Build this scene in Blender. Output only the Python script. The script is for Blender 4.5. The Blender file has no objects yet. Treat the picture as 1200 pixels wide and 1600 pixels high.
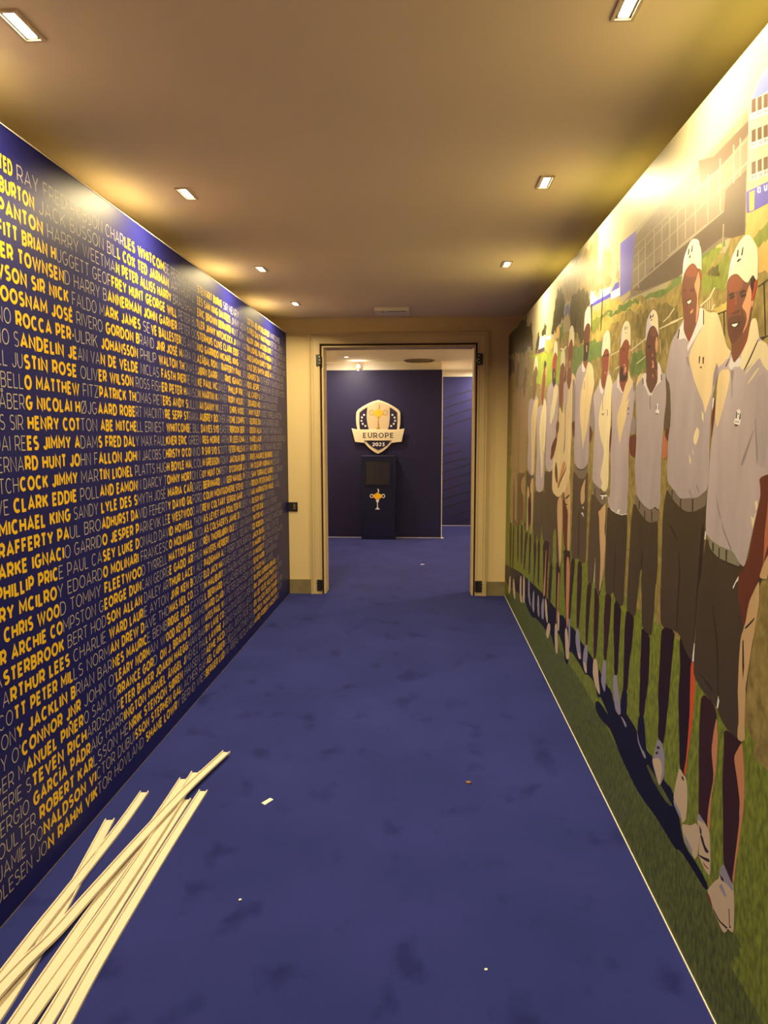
import bpy, bmesh, math, random
from mathutils import Vector, Matrix
from mathutils.geometry import delaunay_2d_cdt
random.seed(3)
S = bpy.context.scene
COLL = S.collection

# ------------------------------------------------------------ camera, world, exposure
CAM_H, CAM_F, CAM_YAW, CAM_PITCH, CAM_ROLL = (1.39866, 1102.25644, 0.05904, -0.10755, -0.00135)
LAMP_W = 17.5                        # watts of each slot downlight
LAMP_COL = (1.0, 0.78, 0.41)
FAR_COL = (1.0, 0.84, 0.58)
cam_d = bpy.data.cameras.new('camera'); cam = bpy.data.objects.new('camera', cam_d); COLL.objects.link(cam)
cam_d.sensor_fit = 'VERTICAL'; cam_d.sensor_height = 36.0; cam_d.lens = 36.0 * CAM_F / 1600.0
cam_d.clip_start = 0.05
fw = Vector((-math.sin(CAM_YAW)*math.cos(CAM_PITCH), math.cos(CAM_YAW)*math.cos(CAM_PITCH), math.sin(CAM_PITCH)))
r0 = Vector((math.cos(CAM_YAW), math.sin(CAM_YAW), 0)); u0 = r0.cross(fw)
rr = math.cos(CAM_ROLL)*r0 + math.sin(CAM_ROLL)*u0; uu = -math.sin(CAM_ROLL)*r0 + math.cos(CAM_ROLL)*u0
m = Matrix((rr, uu, -fw)).transposed().to_4x4(); m.translation = (0, 0, CAM_H)
cam.matrix_world = m
S.camera = cam
W = bpy.data.worlds.new('world'); S.world = W; W.use_nodes = True
W.node_tree.nodes['Background'].inputs[0].default_value = (1, .8, .5, 1)
W.node_tree.nodes['Background'].inputs[1].default_value = 0.02
S.view_settings.view_transform = 'Standard'; S.view_settings.look = 'None'
S.view_settings.gamma = 1.0; S.view_settings.use_curve_mapping = False
S.view_settings.exposure = 0.22

# ------------------------------------------------------------ helpers
def lin(c):
    return tuple(((x/255)/12.92 if x/255 <= .04045 else ((x/255+.055)/1.055)**2.4) for x in c)
MATS = {}
def mat(name, col, rough=.6, spec=.3, metal=0, noise=None, bump=None, emit=None):
    """principled material; noise=(scale, amount) mottles the colour, bump=(scale, strength)"""
    if name in MATS: return MATS[name]
    M = bpy.data.materials.new(name); M.use_nodes = True; MATS[name] = M
    nt = M.node_tree; b = nt.nodes['Principled BSDF']
    b.inputs['Base Color'].default_value = (*col, 1); b.inputs['Roughness'].default_value = rough
    b.inputs['Specular IOR Level'].default_value = spec; b.inputs['Metallic'].default_value = metal
    tc = nt.nodes.new('ShaderNodeTexCoord')
    if noise:
        n = nt.nodes.new('ShaderNodeTexNoise'); n.inputs['Scale'].default_value = noise[0]; n.inputs['Detail'].default_value = 6
        mp = nt.nodes.new('ShaderNodeMapping'); nt.links.new(tc.outputs['Object'], mp.inputs[0])
        if len(noise) > 2: mp.inputs['Scale'].default_value = noise[2]
        nt.links.new(mp.outputs[0], n.inputs['Vector'])
        rp = nt.nodes.new('ShaderNodeValToRGB')
        rp.color_ramp.elements[0].position = .3; rp.color_ramp.elements[1].position = .7
        a = noise[1]
        rp.color_ramp.elements[0].color = (*[x*(1-a) for x in col], 1)
        rp.color_ramp.elements[1].color = (*[min(1, x*(1+a)) for x in col], 1)
        nt.links.new(n.outputs['Fac'], rp.inputs[0]); nt.links.new(rp.outputs[0], b.inputs['Base Color'])
    if bump:
        n2 = nt.nodes.new('ShaderNodeTexNoise'); n2.inputs['Scale'].default_value = bump[0]; n2.inputs['Detail'].default_value = 4
        nt.links.new(tc.outputs['Object'], n2.inputs['Vector'])
        bp = nt.nodes.new('ShaderNodeBump'); bp.inputs['Strength'].default_value = bump[1]; bp.inputs['Distance'].default_value = .01
        nt.links.new(n2.outputs['Fac'], bp.inputs['Height']); nt.links.new(bp.outputs[0], b.inputs['Normal'])
    if emit:
        b.inputs['Emission Color'].default_value = (*emit[0], 1); b.inputs['Emission Strength'].default_value = emit[1]
    return M
def tag(o, label=None, cat=None, group=None, kind=None):
    if label: o['label'] = label
    if cat: o['category'] = cat
    if group: o['group'] = group
    if kind: o['kind'] = kind
    return o
def empty(name, loc=(0, 0, 0)):
    o = bpy.data.objects.new(name, None); o.location = loc; o.empty_display_size = .1; COLL.objects.link(o); return o
class MB:
    """collects polygons with material slots, then becomes ONE mesh object"""
    def __init__(s): s.v = []; s.f = []; s.m = []; s.mats = []
    def slot(s, M):
        if M not in s.mats: s.mats.append(M)
        return s.mats.index(M)
    def poly(s, pts, M):
        i = len(s.v); s.v += [tuple(p) for p in pts]; s.f.append(list(range(i, i+len(pts)))); s.m.append(s.slot(M))
    def box(s, a, b, M):
        x0, y0, z0 = a; x1, y1, z1 = b; i = len(s.v)
        s.v += [(x0,y0,z0),(x1,y0,z0),(x1,y1,z0),(x0,y1,z0),(x0,y0,z1),(x1,y0,z1),(x1,y1,z1),(x0,y1,z1)]
        for q in ((0,3,2,1),(4,5,6,7),(0,1,5,4),(1,2,6,5),(2,3,7,6),(3,0,4,7)):
            s.f.append([i+k for k in q]); s.m.append(s.slot(M))
    def prism(s, pts, f0, f1, M):
        """closed outline pts (2-D), f0 / f1 map a 2-D point to the back / front plane"""
        n = len(pts); i = len(s.v); k = s.slot(M)
        s.v += [f0(p) for p in pts] + [f1(p) for p in pts]
        s.f.append([i+j for j in range(n)][::-1]); s.f.append([i+n+j for j in range(n)]); s.m += [k, k]
        for j in range(n):
            s.f.append([i+j, i+(j+1) % n, i+n+(j+1) % n, i+n+j]); s.m.append(k)
    def cyl(s, c, r, ax, h, M, n=20):
        i = len(s.v); k = s.slot(M)
        for t in (0, h):
            for j in range(n):
                a = 2*math.pi*j/n; p = [0, 0, 0]; p[(ax+1) % 3] = r*math.cos(a); p[(ax+2) % 3] = r*math.sin(a); p[ax] = t
                s.v.append((c[0]+p[0], c[1]+p[1], c[2]+p[2]))
        s.f.append([i+j for j in range(n)][::-1]); s.f.append([i+n+j for j in range(n)]); s.m += [k, k]
        for j in range(n): s.f.append([i+j, i+(j+1) % n, i+n+(j+1) % n, i+n+j]); s.m.append(k)
    def build(s, name, parent=None, bevel=0, fix=True):
        me = bpy.data.meshes.new(name)
        off = parent.location if parent else Vector((0, 0, 0))
        me.from_pydata([(p[0]-off[0], p[1]-off[1], p[2]-off[2]) for p in s.v], [], s.f)
        for M in s.mats: me.materials.append(M)
        me.polygons.foreach_set('material_index', s.m); me.update()
        if fix:
            b = bmesh.new(); b.from_mesh(me); bmesh.ops.recalc_face_normals(b, faces=b.faces); b.to_mesh(me); b.free()
        o = bpy.data.objects.new(name, me); COLL.objects.link(o)
        if parent: o.parent = parent
        if bevel:
            bv = o.modifiers.new('bevel', 'BEVEL'); bv.width = bevel; bv.segments = 2; bv.limit_method = 'ANGLE'
        return o
def sub(o, parent, loc=(0, 0, 0)):        # hang a part under a part that is built in its thing's space
    o.parent = parent; return o
def pts2(s): return [tuple(float(k)/1000 for k in t.split(',')) for t in s.split()]
def soften(p, r=.22):
    out = []
    for i in range(len(p)):
        a, b, c = p[i-1], p[i], p[(i+1) % len(p)]
        out += [(b[0]+(a[0]-b[0])*r, b[1]+(a[1]-b[1])*r), (b[0]+(c[0]-b[0])*r, b[1]+(c[1]-b[1])*r)]
    return out

# ------------------------------------------------------------ lettering: capitals drawn as strokes
def arc(cx, cy, rx, ry, a0, a1, n=9):
    return [(cx+rx*math.cos(math.radians(a0+(a1-a0)*i/n)), cy+ry*math.sin(math.radians(a0+(a1-a0)*i/n))) for i in range(n+1)]
def closed(p): return ('c', p)
O_ = closed(arc(.5, .5, .5, .5, 90, 450, 20)[:-1])
C_ = arc(.52, .5, .52, .5, 48, 312, 16)
GL = {
 'A': (.74, [[(0,0),(.5,1),(1,0)], [(.19,.3),(.81,.3)]]),
 'B': (.6, [[(0,.54)]+[(.5,.54)]+arc(.52,.77,.42,.23,-90,90)+[(0,1),(0,0),(.55,0)]+arc(.55,.27,.45,.27,-90,90)+[(.5,.54)]]),
 'C': (.7, [C_]), 'D': (.68, [closed([(0,0),(0,1)]+arc(.42,.5,.58,.5,90,-90,14))]),
 'E': (.54, [[(1,1),(0,1),(0,0),(1,0)], [(0,.52),(.86,.52)]]), 'F': (.52, [[(1,1),(0,1),(0,0)], [(0,.48),(.88,.48)]]),
 'G': (.74, [arc(.5,.5,.5,.5,50,330,16)+[(.98,.46),(.55,.46)]]), 'H': (.66, [[(0,0),(0,1)],[(1,0),(1,1)],[(0,.5),(1,.5)]]),
 'I': (.0, [[(.5,0),(.5,1)]]), 'J': (.48, [[(1,1),(1,.3)]+arc(.5,.3,.5,.3,0,-165,8)]),
 'K': (.64, [[(0,0),(0,1)],[(1,1),(0,.38)],[(.38,.6),(1,0)]]), 'L': (.5, [[(0,1),(0,0),(1,0)]]),
 'M': (.8, [[(0,0),(0,1),(.5,.3),(1,1),(1,0)]]), 'N': (.68, [[(0,0),(0,1),(1,0),(1,1)]]),
 'O': (.8, [O_]), 'P': (.6, [[(0,0),(0,1),(.55,1)]+arc(.55,.68,.45,.32,90,-90)+[(0,.36)]]),
 'Q': (.8, [O_, [(.6,.28),(1,-.04)]]), 'R': (.62, [[(0,0),(0,1),(.55,1)]+arc(.55,.69,.45,.31,90,-90)+[(0,.38)], [(.5,.38),(1,0)]]),
 'S': (.58, [arc(.5,.755,.46,.245,40,270,10)+arc(.5,.255,.5,.255,90,-140,10)[1:]]),
 'T': (.6, [[(0,1),(1,1)],[(.5,1),(.5,0)]]), 'U': (.64, [[(0,1),(0,.42)]+arc(.5,.42,.5,.42,180,360,12)+[(1,1)]]),
 'V': (.72, [[(0,1),(.5,0),(1,1)]]), 'W': (1.06, [[(0,1),(.26,0),(.5,.95),(.74,0),(1,1)]]),
 'X': (.66, [[(0,0),(1,1)],[(0,1),(1,0)]]), 'Y': (.68, [[(0,1),(.5,.42),(1,1)],[(.5,.42),(.5,0)]]),
 'Z': (.6, [[(0,1),(1,1),(0,0),(1,0)]]), '-': (.3, [[(0,.42),(1,.42)]]), "'": (.0, [[(.5,1),(.5,.72)]]), '.': (.0, [[(.5,0),(.5,.1)]]),
 '0': (.62, [O_]), '2': (.54, [arc(.5,.7,.48,.3,160,-20,9)+[(0,0),(1,0)]]),
 '3': (.54, [[(.05,1),(.95,1),(.45,.58)]+arc(.48,.29,.5,.29,85,-150,10)]),
}
ACC = {'É':('E',[[(.35,1.16),(.7,1.34)]]), 'Á':('A',[[(.42,1.14),(.68,1.32)]]), 'Í':('I',[[(.2,1.14),(1.6,1.34)]]),
 'Ñ':('N',[[(.2,1.17),(.38,1.27),(.62,1.17),(.8,1.27)]]), 'Ø':('O',[[(.02,-.06),(.98,1.06)]]), 'Å':('A',[closed([(.5+.14*math.cos(k*.785),1.2+.1*math.sin(k*.785)) for k in range(8)])])}
for k, (b, s) in ACC.items(): GL[k] = (GL[b][0], GL[b][1]+s)
def ribbon(p, w, loop=False):
    n = len(p); L = []; R = []
    for i in range(n):
        a = p[i-1] if (i or loop) else None; c = p[(i+1) % n] if (i < n-1 or loop) else None; b = p[i]
        def nrm(u, v):
            dx, dy = v[0]-u[0], v[1]-u[1]; l = math.hypot(dx, dy) or 1; return (-dy/l, dx/l)
        if a is None: nx, ny = nrm(b, c); k = 1
        elif c is None: nx, ny = nrm(a, b); k = 1
        else:
            n1, n2 = nrm(a, b), nrm(b, c); nx, ny = n1[0]+n2[0], n1[1]+n2[1]; l = math.hypot(nx, ny)
            if l < .25: nx, ny = n1; k = 1
            else: nx, ny = nx/l, ny/l; k = min(1.7, 1/max(.3, nx*n1[0]+ny*n1[1]))
        L.append((b[0]+nx*k*w/2, b[1]+ny*k*w/2)); R.append((b[0]-nx*k*w/2, b[1]-ny*k*w/2))
    q = []
    for i in range(n if loop else n-1):
        j = (i+1) % n; q.append([R[i], R[j], L[j], L[i]])
    return q
def text_quads(text, w, gap):
    """quads of a line of text with cap height 1, and its advance width"""
    x = 0; out = []
    for ch in text:
        if ch == ' ': x += .42; continue
        gw, st = GL[ch]; gw = max(gw, 0)+(w if gw < .05 else w*.35)
        for s in st:
            loop = isinstance(s, tuple); P = s[1] if loop else s
            out += ribbon([(x+w/2+a*max(gw-w, 0), w/2+b*(1-w)) for a, b in P], w, loop)
        x += gw+gap
    return out, x

MURAL_GROUND = [
 ('printed_sky','sky',0,"-1500,2240 -1500,1500 6137,1500 6137,2240"),
 ('printed_rough','rough',0,"5936,436 6137,1762 6137,2093 4838,1945 3732,1921 2736,1850 2168,1824 1803,1835 1549,1856 -1500,1899 -1500,700 1580,700 1568,756 1841,790 2429,751 3256,663 4146,652"),
 ('printed_green','grn2',1,"3032,1866 2600,1852 2256,1835 2037,1833 1898,1858 1769,1862 1748,1839 2027,1816 2462,1824 3069,1844"),
 ('printed_green','ylw',1,"3515,1890 3422,1926 3102,1920 2869,1913 2683,1894 2623,1864 2664,1861 2880,1870 3038,1870 3070,1827"),
 ('printed_green','grn2',1,"3085,1869 2897,1873 2679,1863 2543,1861 2419,1844 2417,1831 2593,1837 2827,1837 3036,1848"),
 ('printed_green','grn',1,"3080,1883 2991,1876 2853,1851 2734,1838 2731,1813 2850,1823 2976,1833 3093,1827 3107,1862"),
 ('printed_green','ylw',1,"3092,1823 2985,1825 2884,1819 2908,1801 2932,1778 3099,1798"),
 ('printed_green','grn2',1,"3504,1801 3455,1818 3238,1799 3109,1799 2904,1770 2902,1715 3058,1714 3118,1704 3250,1720 3412,1682 3478,1698"),
 ('printed_green','bright',1,"4979,1944 4615,1916 4318,1894 3982,1862 3868,1854 3745,1834 3776,1769 3802,1668 5070,1759 5015,1870"),
 ('printed_green','rough',1,"5758,2016 5410,1999 4957,1945 4693,1900 4723,1827 4752,1736 5666,1802 5744,1920"),
 ('printed_green','ylw',1,"4290,1935 3947,1922 3943,1893 4166,1871 4302,1900"),
 ('printed_green','hill',1,"3925,1970 3828,1963 3815,1917 3918,1921"),
 ('printed_green','grn2',1,"3828,1963 3738,1971 3728,1895 3805,1891"),
 ('printed_green','grn2',1,"3027,1785 2956,1779 2872,1736 2914,1713 3017,1708"),
 ('printed_green','grn2',1,"2508,1631 2481,1675 2418,1677 2327,1658 2314,1613 2408,1595 2487,1597"),
 ('printed_green','ylw',1,"2877,1774 2748,1818 2600,1823 2435,1816 2376,1821 2486,1850 2641,1864 2867,1863 2965,1849 2960,1812"),
 ('printed_green','grn2',1,"2912,1873 2684,1840 2517,1835 2422,1834 2520,1856 2623,1861 2715,1860"),
 ('printed_green','roughd',1,"2448,1798 2330,1798 2197,1784 2055,1763 2046,1690 2120,1654 2199,1655 2213,1714 2260,1781 2341,1767 2337,1706 2407,1711 2474,1752"),
 ('printed_green','grn',1,"1896,1842 1833,1850 1778,1862 1769,1839 1801,1823 1863,1805 1886,1802"),
 ('printed_green','hill',1,"1826,1867 1779,1864 1774,1842 1804,1848"),
 ('printed_green','grn',1,"1878,1800 1817,1795 1739,1835 1722,1795 1730,1761 1749,1732 1803,1754 1882,1754 1892,1792"),
 ('printed_green','bushd',1,"1862,1797 1828,1809 1790,1807 1777,1778 1816,1787"),
 ('printed_green','ylw',1,"1806,1705 1729,1710 1726,1688 1781,1690"),
 ('printed_hill','hill',0,"1649,1837 1649,1884 1611,1877 1551,1877 -1500,1899 -1500,1507 1534,1730 1617,1749 1656,1805"),
 ('printed_hill','grn',0,"1614,1818 1546,1835 1377,1829 1373,1797 1542,1799 1580,1791"),
 ('printed_hill','rough',0,"1574,1714 1532,1717 -1500,1604 -1500,1000 1400,1000 1517,1585 1553,1599 1573,1648 1594,1668 1586,1694"),
 ('printed_tree','tree',0,"6137,2109 6137,2240 5287,2240 5090,2231 5079,2156 5117,2089 5127,1991 5524,2023 5699,2028 6125,2071"),
 ('printed_tree','tree2',0,"5079,2156 4852,2144 4786,2050 4739,1967 4826,1960 4965,2004 5128,1998 5126,2064"),
 ('printed_tree','tree',0,"4422,2011 4399,2034 4338,2039 4291,2062 4241,2024 4263,1981 4349,1990"),
 ('printed_tree','tree',0,"4624,1983 4536,2042 4500,2005 4505,1953 4614,1913 4648,1941"),
 ('printed_tree','purple',0,"6137,2033 6137,2045 5727,2012 5708,1884 6118,1907"),
 ('printed_pavilion','lblue',0,"4496,1996 4277,1988 4279,1914 4521,1929"),
 ('printed_pavilion','purple',0,"4540,1931 4301,1920 4298,1897 4556,1908"),
 ('printed_pavilion','white',0,"4244,1965 4100,1964 4097,1937 4209,1949"),
 ('printed_tree','tree',0,"4078,1970 3994,2078 3926,2161 3808,2173 3716,2120 3709,2003 3885,1974 3945,1951"),
 ('printed_tree','tree2',0,"3594,1973 3576,2042 3512,2057 3449,2057 3167,2003 3161,1960 3213,1945 3245,1897 3240,1819 3357,1827 3409,1943"),
 ('printed_tree','treeh',0,"3792,2162 3698,2189 3554,2183 3366,2193 3159,2209 3048,2229 3012,2121 2981,1984 3131,1996 3208,1970 3333,1941 3526,1972 3575,2057 3703,2059"),
 ('printed_tree','tree2',0,"3565,1979 3538,2065 3348,2057 3171,2004 3136,1957 3205,1947 3277,1857 3554,1896"),
 ('printed_tree','treeh',0,"2971,2049 2914,2134 2862,2108 2821,2102 2788,1988 2804,1964 2878,1979 2960,1986"),
 ('printed_tree','treeh',0,"2730,1976 2715,2033 2686,1974 2677,1957"),
 ('printed_tent#2','tent',0,"3699,2041 3604,2045 3571,2001 3698,1991"),
 ('printed_tent','lblue',0,"3135,1952 3133,2014 3072,1985 2990,1948 2954,1978 2795,1959 2801,1940 2923,1939 3066,1940"),
 ('printed_tent','banner',0,"3125,1951 3012,1950 2793,1936 2798,1922 2921,1929 3134,1942"),
 ('printed_tent','banner',0,"2793,1940 2735,1958 2683,1955 2683,1932 2747,1937"),
 ('printed_tent','white',0,"2793,1938 2747,1936 2683,1932 2645,1932 2644,1902 2789,1910"),
 ('printed_grandstand','stand',0,"2534,1878 2520,2078 2205,2084 1964,2091 1659,2107 1652,2002 1649,1837 1743,1853 1890,1853 2064,1836 2602,1872"),
 ('printed_grandstand','lat',0,"2525,2080 1966,2106 1656,2121 1659,2104 1963,2088 2206,2087 2492,2064"),
 ('printed_grandstand','standd',0,"2174,1911 1770,1923 1767,1970 1660,1977 1653,1838 1718,1848 1770,1865 1898,1858 2064,1836 2394,1865 2496,1886 2266,1920"),
 ('printed_grandstand','standd',0,"1950,2103 1847,2075 1661,2080 1658,2051 1803,2033 1927,2040"),
 ('printed_grandstand','lat',0,"2166,1920 2125,1919 1903,1924 1877,1925 1862,1920 1892,1921 2099,1915 2151,1912"),
 ('printed_grandstand','lat',0,"1773,1895 1765,1892 1766,1838 1766,1805 1772,1821 1772,1858"),
 ('printed_grandstand','lat',0,"2460,2008 2448,2005 2432,1880 2445,1883"),
 ('printed_grandstand','lat',0,"2390,2025 2378,2022 2363,1901 2375,1904"),
 ('printed_grandstand','lat',0,"2301,2028 2290,2025 2275,1902 2286,1904"),
 ('printed_grandstand','lat',0,"2228,2027 2218,2024 2204,1911 2214,1914"),
 ('printed_grandstand','lat',0,"2160,2029 2150,2027 2137,1921 2147,1923"),
 ('printed_grandstand','lat',0,"2096,2032 2087,2029 2073,1917 2083,1919"),
 ('printed_grandstand','lat',0,"2037,2037 2028,2034 2015,1925 2024,1927"),
 ('printed_grandstand','lat',0,"1965,2042 1957,2039 1943,1923 1951,1925"),
 ('printed_grandstand','lat',0,"1885,2047 1876,2044 1861,1922 1870,1924"),
 ('printed_grandstand','lat',0,"1812,2057 1804,2054 1788,1926 1796,1929"),
 ('printed_grandstand','lat',0,"1738,2059 1730,2056 1720,1969 1727,1972"),
 ('printed_grandstand','lat',0,"1703,2060 1697,2057 1687,1972 1693,1975"),
 ('printed_grandstand','lat',0,"2497,1999 1662,2043 1662,2040 2496,1994"),
 ('printed_grandstand','lat',0,"2504,1954 1784,1986 1784,1983 2504,1949"),
 ('printed_grandstand','lat',0,"2510,1900 1771,1926 1770,1922 2510,1894"),
 ('printed_grandstand','lat',0,"1810,1984 1654,1994 1654,1989 1809,1980"),
 ('printed_grandstand','lat',0,"2514,2029 1927,2040 1927,2037 2513,2025"),
 ('printed_grandstand','bluebox',0,"2681,2088 2489,2079 2510,1999 2523,1895 2663,1895"),
 ('printed_hotel','hotel',0,"1663,2118 1645,2121 1578,2104 1404,2060 1384,1890 1556,1916 1654,1931 1658,2023"),
 ('printed_hotel','roofb',0,"1648,2119 1622,2144 1584,2151 1494,2149 1408,2097 1486,2080 1578,2102 1639,2114"),
 ('printed_hotel','win',0,"1652,2118 1632,2113 1628,2084 1649,2089"),
 ('printed_hotel','hotrail',0,"1653,2091 1624,2082 1622,2069 1652,2078"),
 ('printed_hotel','win',0,"1646,2087 1643,2086 1642,2078 1645,2079"),
 ('printed_hotel','win',0,"1639,2085 1635,2083 1635,2076 1638,2077"),
 ('printed_hotel','win',0,"1631,2082 1628,2081 1627,2073 1630,2075"),
 ('printed_hotel','win',0,"1623,2110 1604,2105 1600,2077 1620,2081"),
 ('printed_hotel','hotrail',0,"1624,2083 1596,2075 1595,2062 1623,2070"),
 ('printed_hotel','win',0,"1618,2079 1614,2078 1613,2070 1617,2072"),
 ('printed_hotel','win',0,"1610,2077 1607,2076 1606,2068 1609,2069"),
 ('printed_hotel','win',0,"1603,2075 1600,2073 1599,2066 1602,2067"),
 ('printed_hotel','win',0,"1595,2102 1576,2097 1573,2069 1592,2074"),
 ('printed_hotel','hotrail',0,"1596,2076 1569,2067 1568,2054 1595,2063"),
 ('printed_hotel','win',0,"1590,2072 1587,2070 1586,2063 1589,2064"),
 ('printed_hotel','win',0,"1583,2069 1580,2068 1579,2061 1582,2062"),
 ('printed_hotel','win',0,"1576,2067 1573,2066 1572,2059 1575,2060"),
 ('printed_hotel','win',0,"1568,2094 1550,2089 1547,2062 1565,2066"),
 ('printed_hotel','hotrail',0,"1569,2068 1543,2060 1542,2048 1568,2055"),
 ('printed_hotel','win',0,"1563,2064 1560,2063 1559,2056 1562,2057"),
 ('printed_hotel','win',0,"1556,2062 1553,2061 1552,2054 1555,2055"),
 ('printed_hotel','win',0,"1549,2060 1547,2059 1546,2052 1549,2053"),
 ('printed_hotel','win',0,"1542,2086 1525,2082 1522,2055 1539,2059"),
 ('printed_hotel','hotrail',0,"1543,2061 1518,2053 1516,2041 1542,2048"),
 ('printed_hotel','win',0,"1537,2057 1534,2056 1533,2049 1536,2050"),
 ('printed_hotel','win',0,"1531,2055 1528,2054 1527,2047 1530,2048"),
 ('printed_hotel','win',0,"1524,2053 1521,2052 1520,2045 1523,2046"),
 ('printed_hotel','win',0,"1517,2079 1500,2074 1497,2048 1514,2053"),
 ('printed_hotel','hotrail',0,"1518,2054 1494,2047 1492,2034 1517,2042"),
 ('printed_hotel','win',0,"1512,2050 1509,2049 1509,2042 1511,2043"),
 ('printed_hotel','win',0,"1506,2048 1503,2047 1502,2040 1505,2041"),
 ('printed_hotel','win',0,"1500,2046 1497,2045 1496,2038 1499,2039"),
 ('printed_hotel','win',0,"1493,2072 1477,2067 1474,2042 1490,2046"),
 ('printed_hotel','hotrail',0,"1494,2047 1470,2040 1469,2028 1492,2035"),
 ('printed_hotel','win',0,"1488,2044 1485,2043 1485,2036 1487,2037"),
 ('printed_hotel','win',0,"1482,2042 1479,2041 1478,2034 1481,2035"),
 ('printed_hotel','win',0,"1476,2040 1473,2039 1472,2032 1475,2033"),
 ('printed_hotel','win',0,"1470,2065 1454,2061 1451,2035 1467,2039"),
 ('printed_hotel','hotrail',0,"1470,2041 1447,2034 1446,2022 1469,2029"),
 ('printed_hotel','win',0,"1465,2037 1462,2036 1461,2029 1464,2031"),
 ('printed_hotel','win',0,"1459,2036 1456,2034 1455,2028 1458,2029"),
 ('printed_hotel','win',0,"1453,2034 1450,2032 1450,2026 1452,2027"),
 ('printed_hotel','win',0,"1644,2052 1624,2048 1621,2021 1641,2026"),
 ('printed_hotel','hotrail',0,"1646,2027 1617,2020 1615,2006 1644,2014"),
 ('printed_hotel','win',0,"1639,2023 1635,2022 1635,2014 1638,2016"),
 ('printed_hotel','win',0,"1631,2021 1628,2020 1627,2012 1630,2014"),
 ('printed_hotel','win',0,"1624,2019 1620,2018 1620,2010 1623,2012"),
 ('printed_hotel','win',0,"1616,2045 1596,2041 1593,2015 1612,2019"),
 ('printed_hotel','hotrail',0,"1617,2021 1589,2013 1587,2000 1615,2007"),
 ('printed_hotel','win',0,"1610,2017 1607,2015 1606,2008 1609,2009"),
 ('printed_hotel','win',0,"1603,2015 1600,2013 1599,2006 1602,2007"),
 ('printed_hotel','win',0,"1596,2013 1593,2012 1592,2004 1595,2005"),
 ('printed_hotel','win',0,"1588,2038 1569,2034 1566,2008 1585,2012"),
 ('printed_hotel','hotrail',0,"1589,2014 1562,2007 1560,1994 1587,2001"),
 ('printed_hotel','win',0,"1583,2010 1579,2009 1579,2002 1582,2003"),
 ('printed_hotel','win',0,"1576,2008 1572,2007 1572,2000 1575,2001"),
 ('printed_hotel','win',0,"1569,2006 1566,2005 1565,1998 1568,1999"),
 ('printed_hotel','win',0,"1561,2031 1543,2027 1540,2002 1558,2006"),
 ('printed_hotel','hotrail',0,"1562,2008 1536,2001 1535,1988 1561,1995"),
 ('printed_hotel','win',0,"1556,2004 1553,2003 1552,1996 1555,1997"),
 ('printed_hotel','win',0,"1549,2002 1546,2001 1545,1994 1548,1995"),
 ('printed_hotel','win',0,"1542,2000 1539,1999 1539,1992 1542,1993"),
 ('printed_hotel','win',0,"1535,2025 1518,2021 1515,1996 1532,2000"),
 ('printed_hotel','hotrail',0,"1536,2002 1511,1995 1510,1983 1535,1989"),
 ('printed_hotel','win',0,"1530,1998 1527,1997 1526,1990 1529,1991"),
 ('printed_hotel','win',0,"1524,1996 1521,1995 1520,1988 1523,1989"),
 ('printed_hotel','win',0,"1517,1994 1514,1993 1514,1986 1516,1987"),
 ('printed_hotel','win',0,"1510,2019 1493,2015 1490,1991 1507,1994"),
 ('printed_hotel','hotrail',0,"1511,1996 1487,1989 1485,1977 1510,1983"),
 ('printed_hotel','win',0,"1505,1992 1503,1991 1502,1984 1505,1985"),
 ('printed_hotel','win',0,"1499,1990 1496,1989 1495,1982 1498,1983"),
 ('printed_hotel','win',0,"1493,1989 1490,1988 1489,1981 1492,1982"),
 ('printed_hotel','win',0,"1486,2012 1470,2009 1467,1985 1483,1989"),
 ('printed_hotel','hotrail',0,"1487,1990 1463,1984 1462,1972 1485,1978"),
 ('printed_hotel','win',0,"1481,1987 1479,1985 1478,1979 1481,1980"),
 ('printed_hotel','win',0,"1475,1985 1473,1984 1472,1977 1474,1978"),
 ('printed_hotel','win',0,"1469,1983 1467,1982 1466,1975 1468,1976"),
 ('printed_hotel','win',0,"1463,2007 1447,2003 1444,1980 1460,1983"),
 ('printed_hotel','hotrail',0,"1464,1985 1441,1978 1439,1967 1462,1973"),
 ('printed_hotel','win',0,"1458,1981 1456,1980 1455,1973 1457,1974"),
 ('printed_hotel','win',0,"1452,1979 1450,1978 1449,1972 1451,1973"),
 ('printed_hotel','win',0,"1446,1978 1444,1977 1443,1970 1446,1971"),
 ('printed_hotel','win',0,"1636,1983 1616,1980 1613,1953 1633,1957"),
 ('printed_hotel','hotrail',0,"1637,1958 1609,1952 1607,1939 1636,1945"),
 ('printed_hotel','win',0,"1631,1955 1627,1953 1626,1946 1630,1947"),
 ('printed_hotel','win',0,"1623,1953 1620,1952 1619,1944 1622,1945"),
 ('printed_hotel','win',0,"1616,1951 1612,1950 1611,1942 1615,1944"),
 ('printed_hotel','win',0,"1607,1977 1588,1974 1585,1948 1604,1951"),
 ('printed_hotel','hotrail',0,"1609,1953 1581,1947 1579,1934 1607,1940"),
 ('printed_hotel','win',0,"1602,1949 1599,1948 1598,1940 1601,1942"),
 ('printed_hotel','win',0,"1595,1947 1592,1946 1591,1939 1594,1940"),
 ('printed_hotel','win',0,"1588,1946 1585,1945 1584,1937 1587,1938"),
 ('printed_hotel','win',0,"1580,1972 1561,1968 1558,1943 1577,1946"),
 ('printed_hotel','hotrail',0,"1581,1947 1554,1941 1553,1929 1579,1934"),
 ('printed_hotel','win',0,"1575,1944 1572,1943 1571,1935 1574,1936"),
 ('printed_hotel','win',0,"1568,1942 1565,1941 1564,1934 1567,1935"),
 ('printed_hotel','win',0,"1561,1941 1558,1940 1557,1932 1560,1933"),
 ('printed_hotel','win',0,"1553,1966 1535,1963 1532,1938 1550,1941"),
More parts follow.
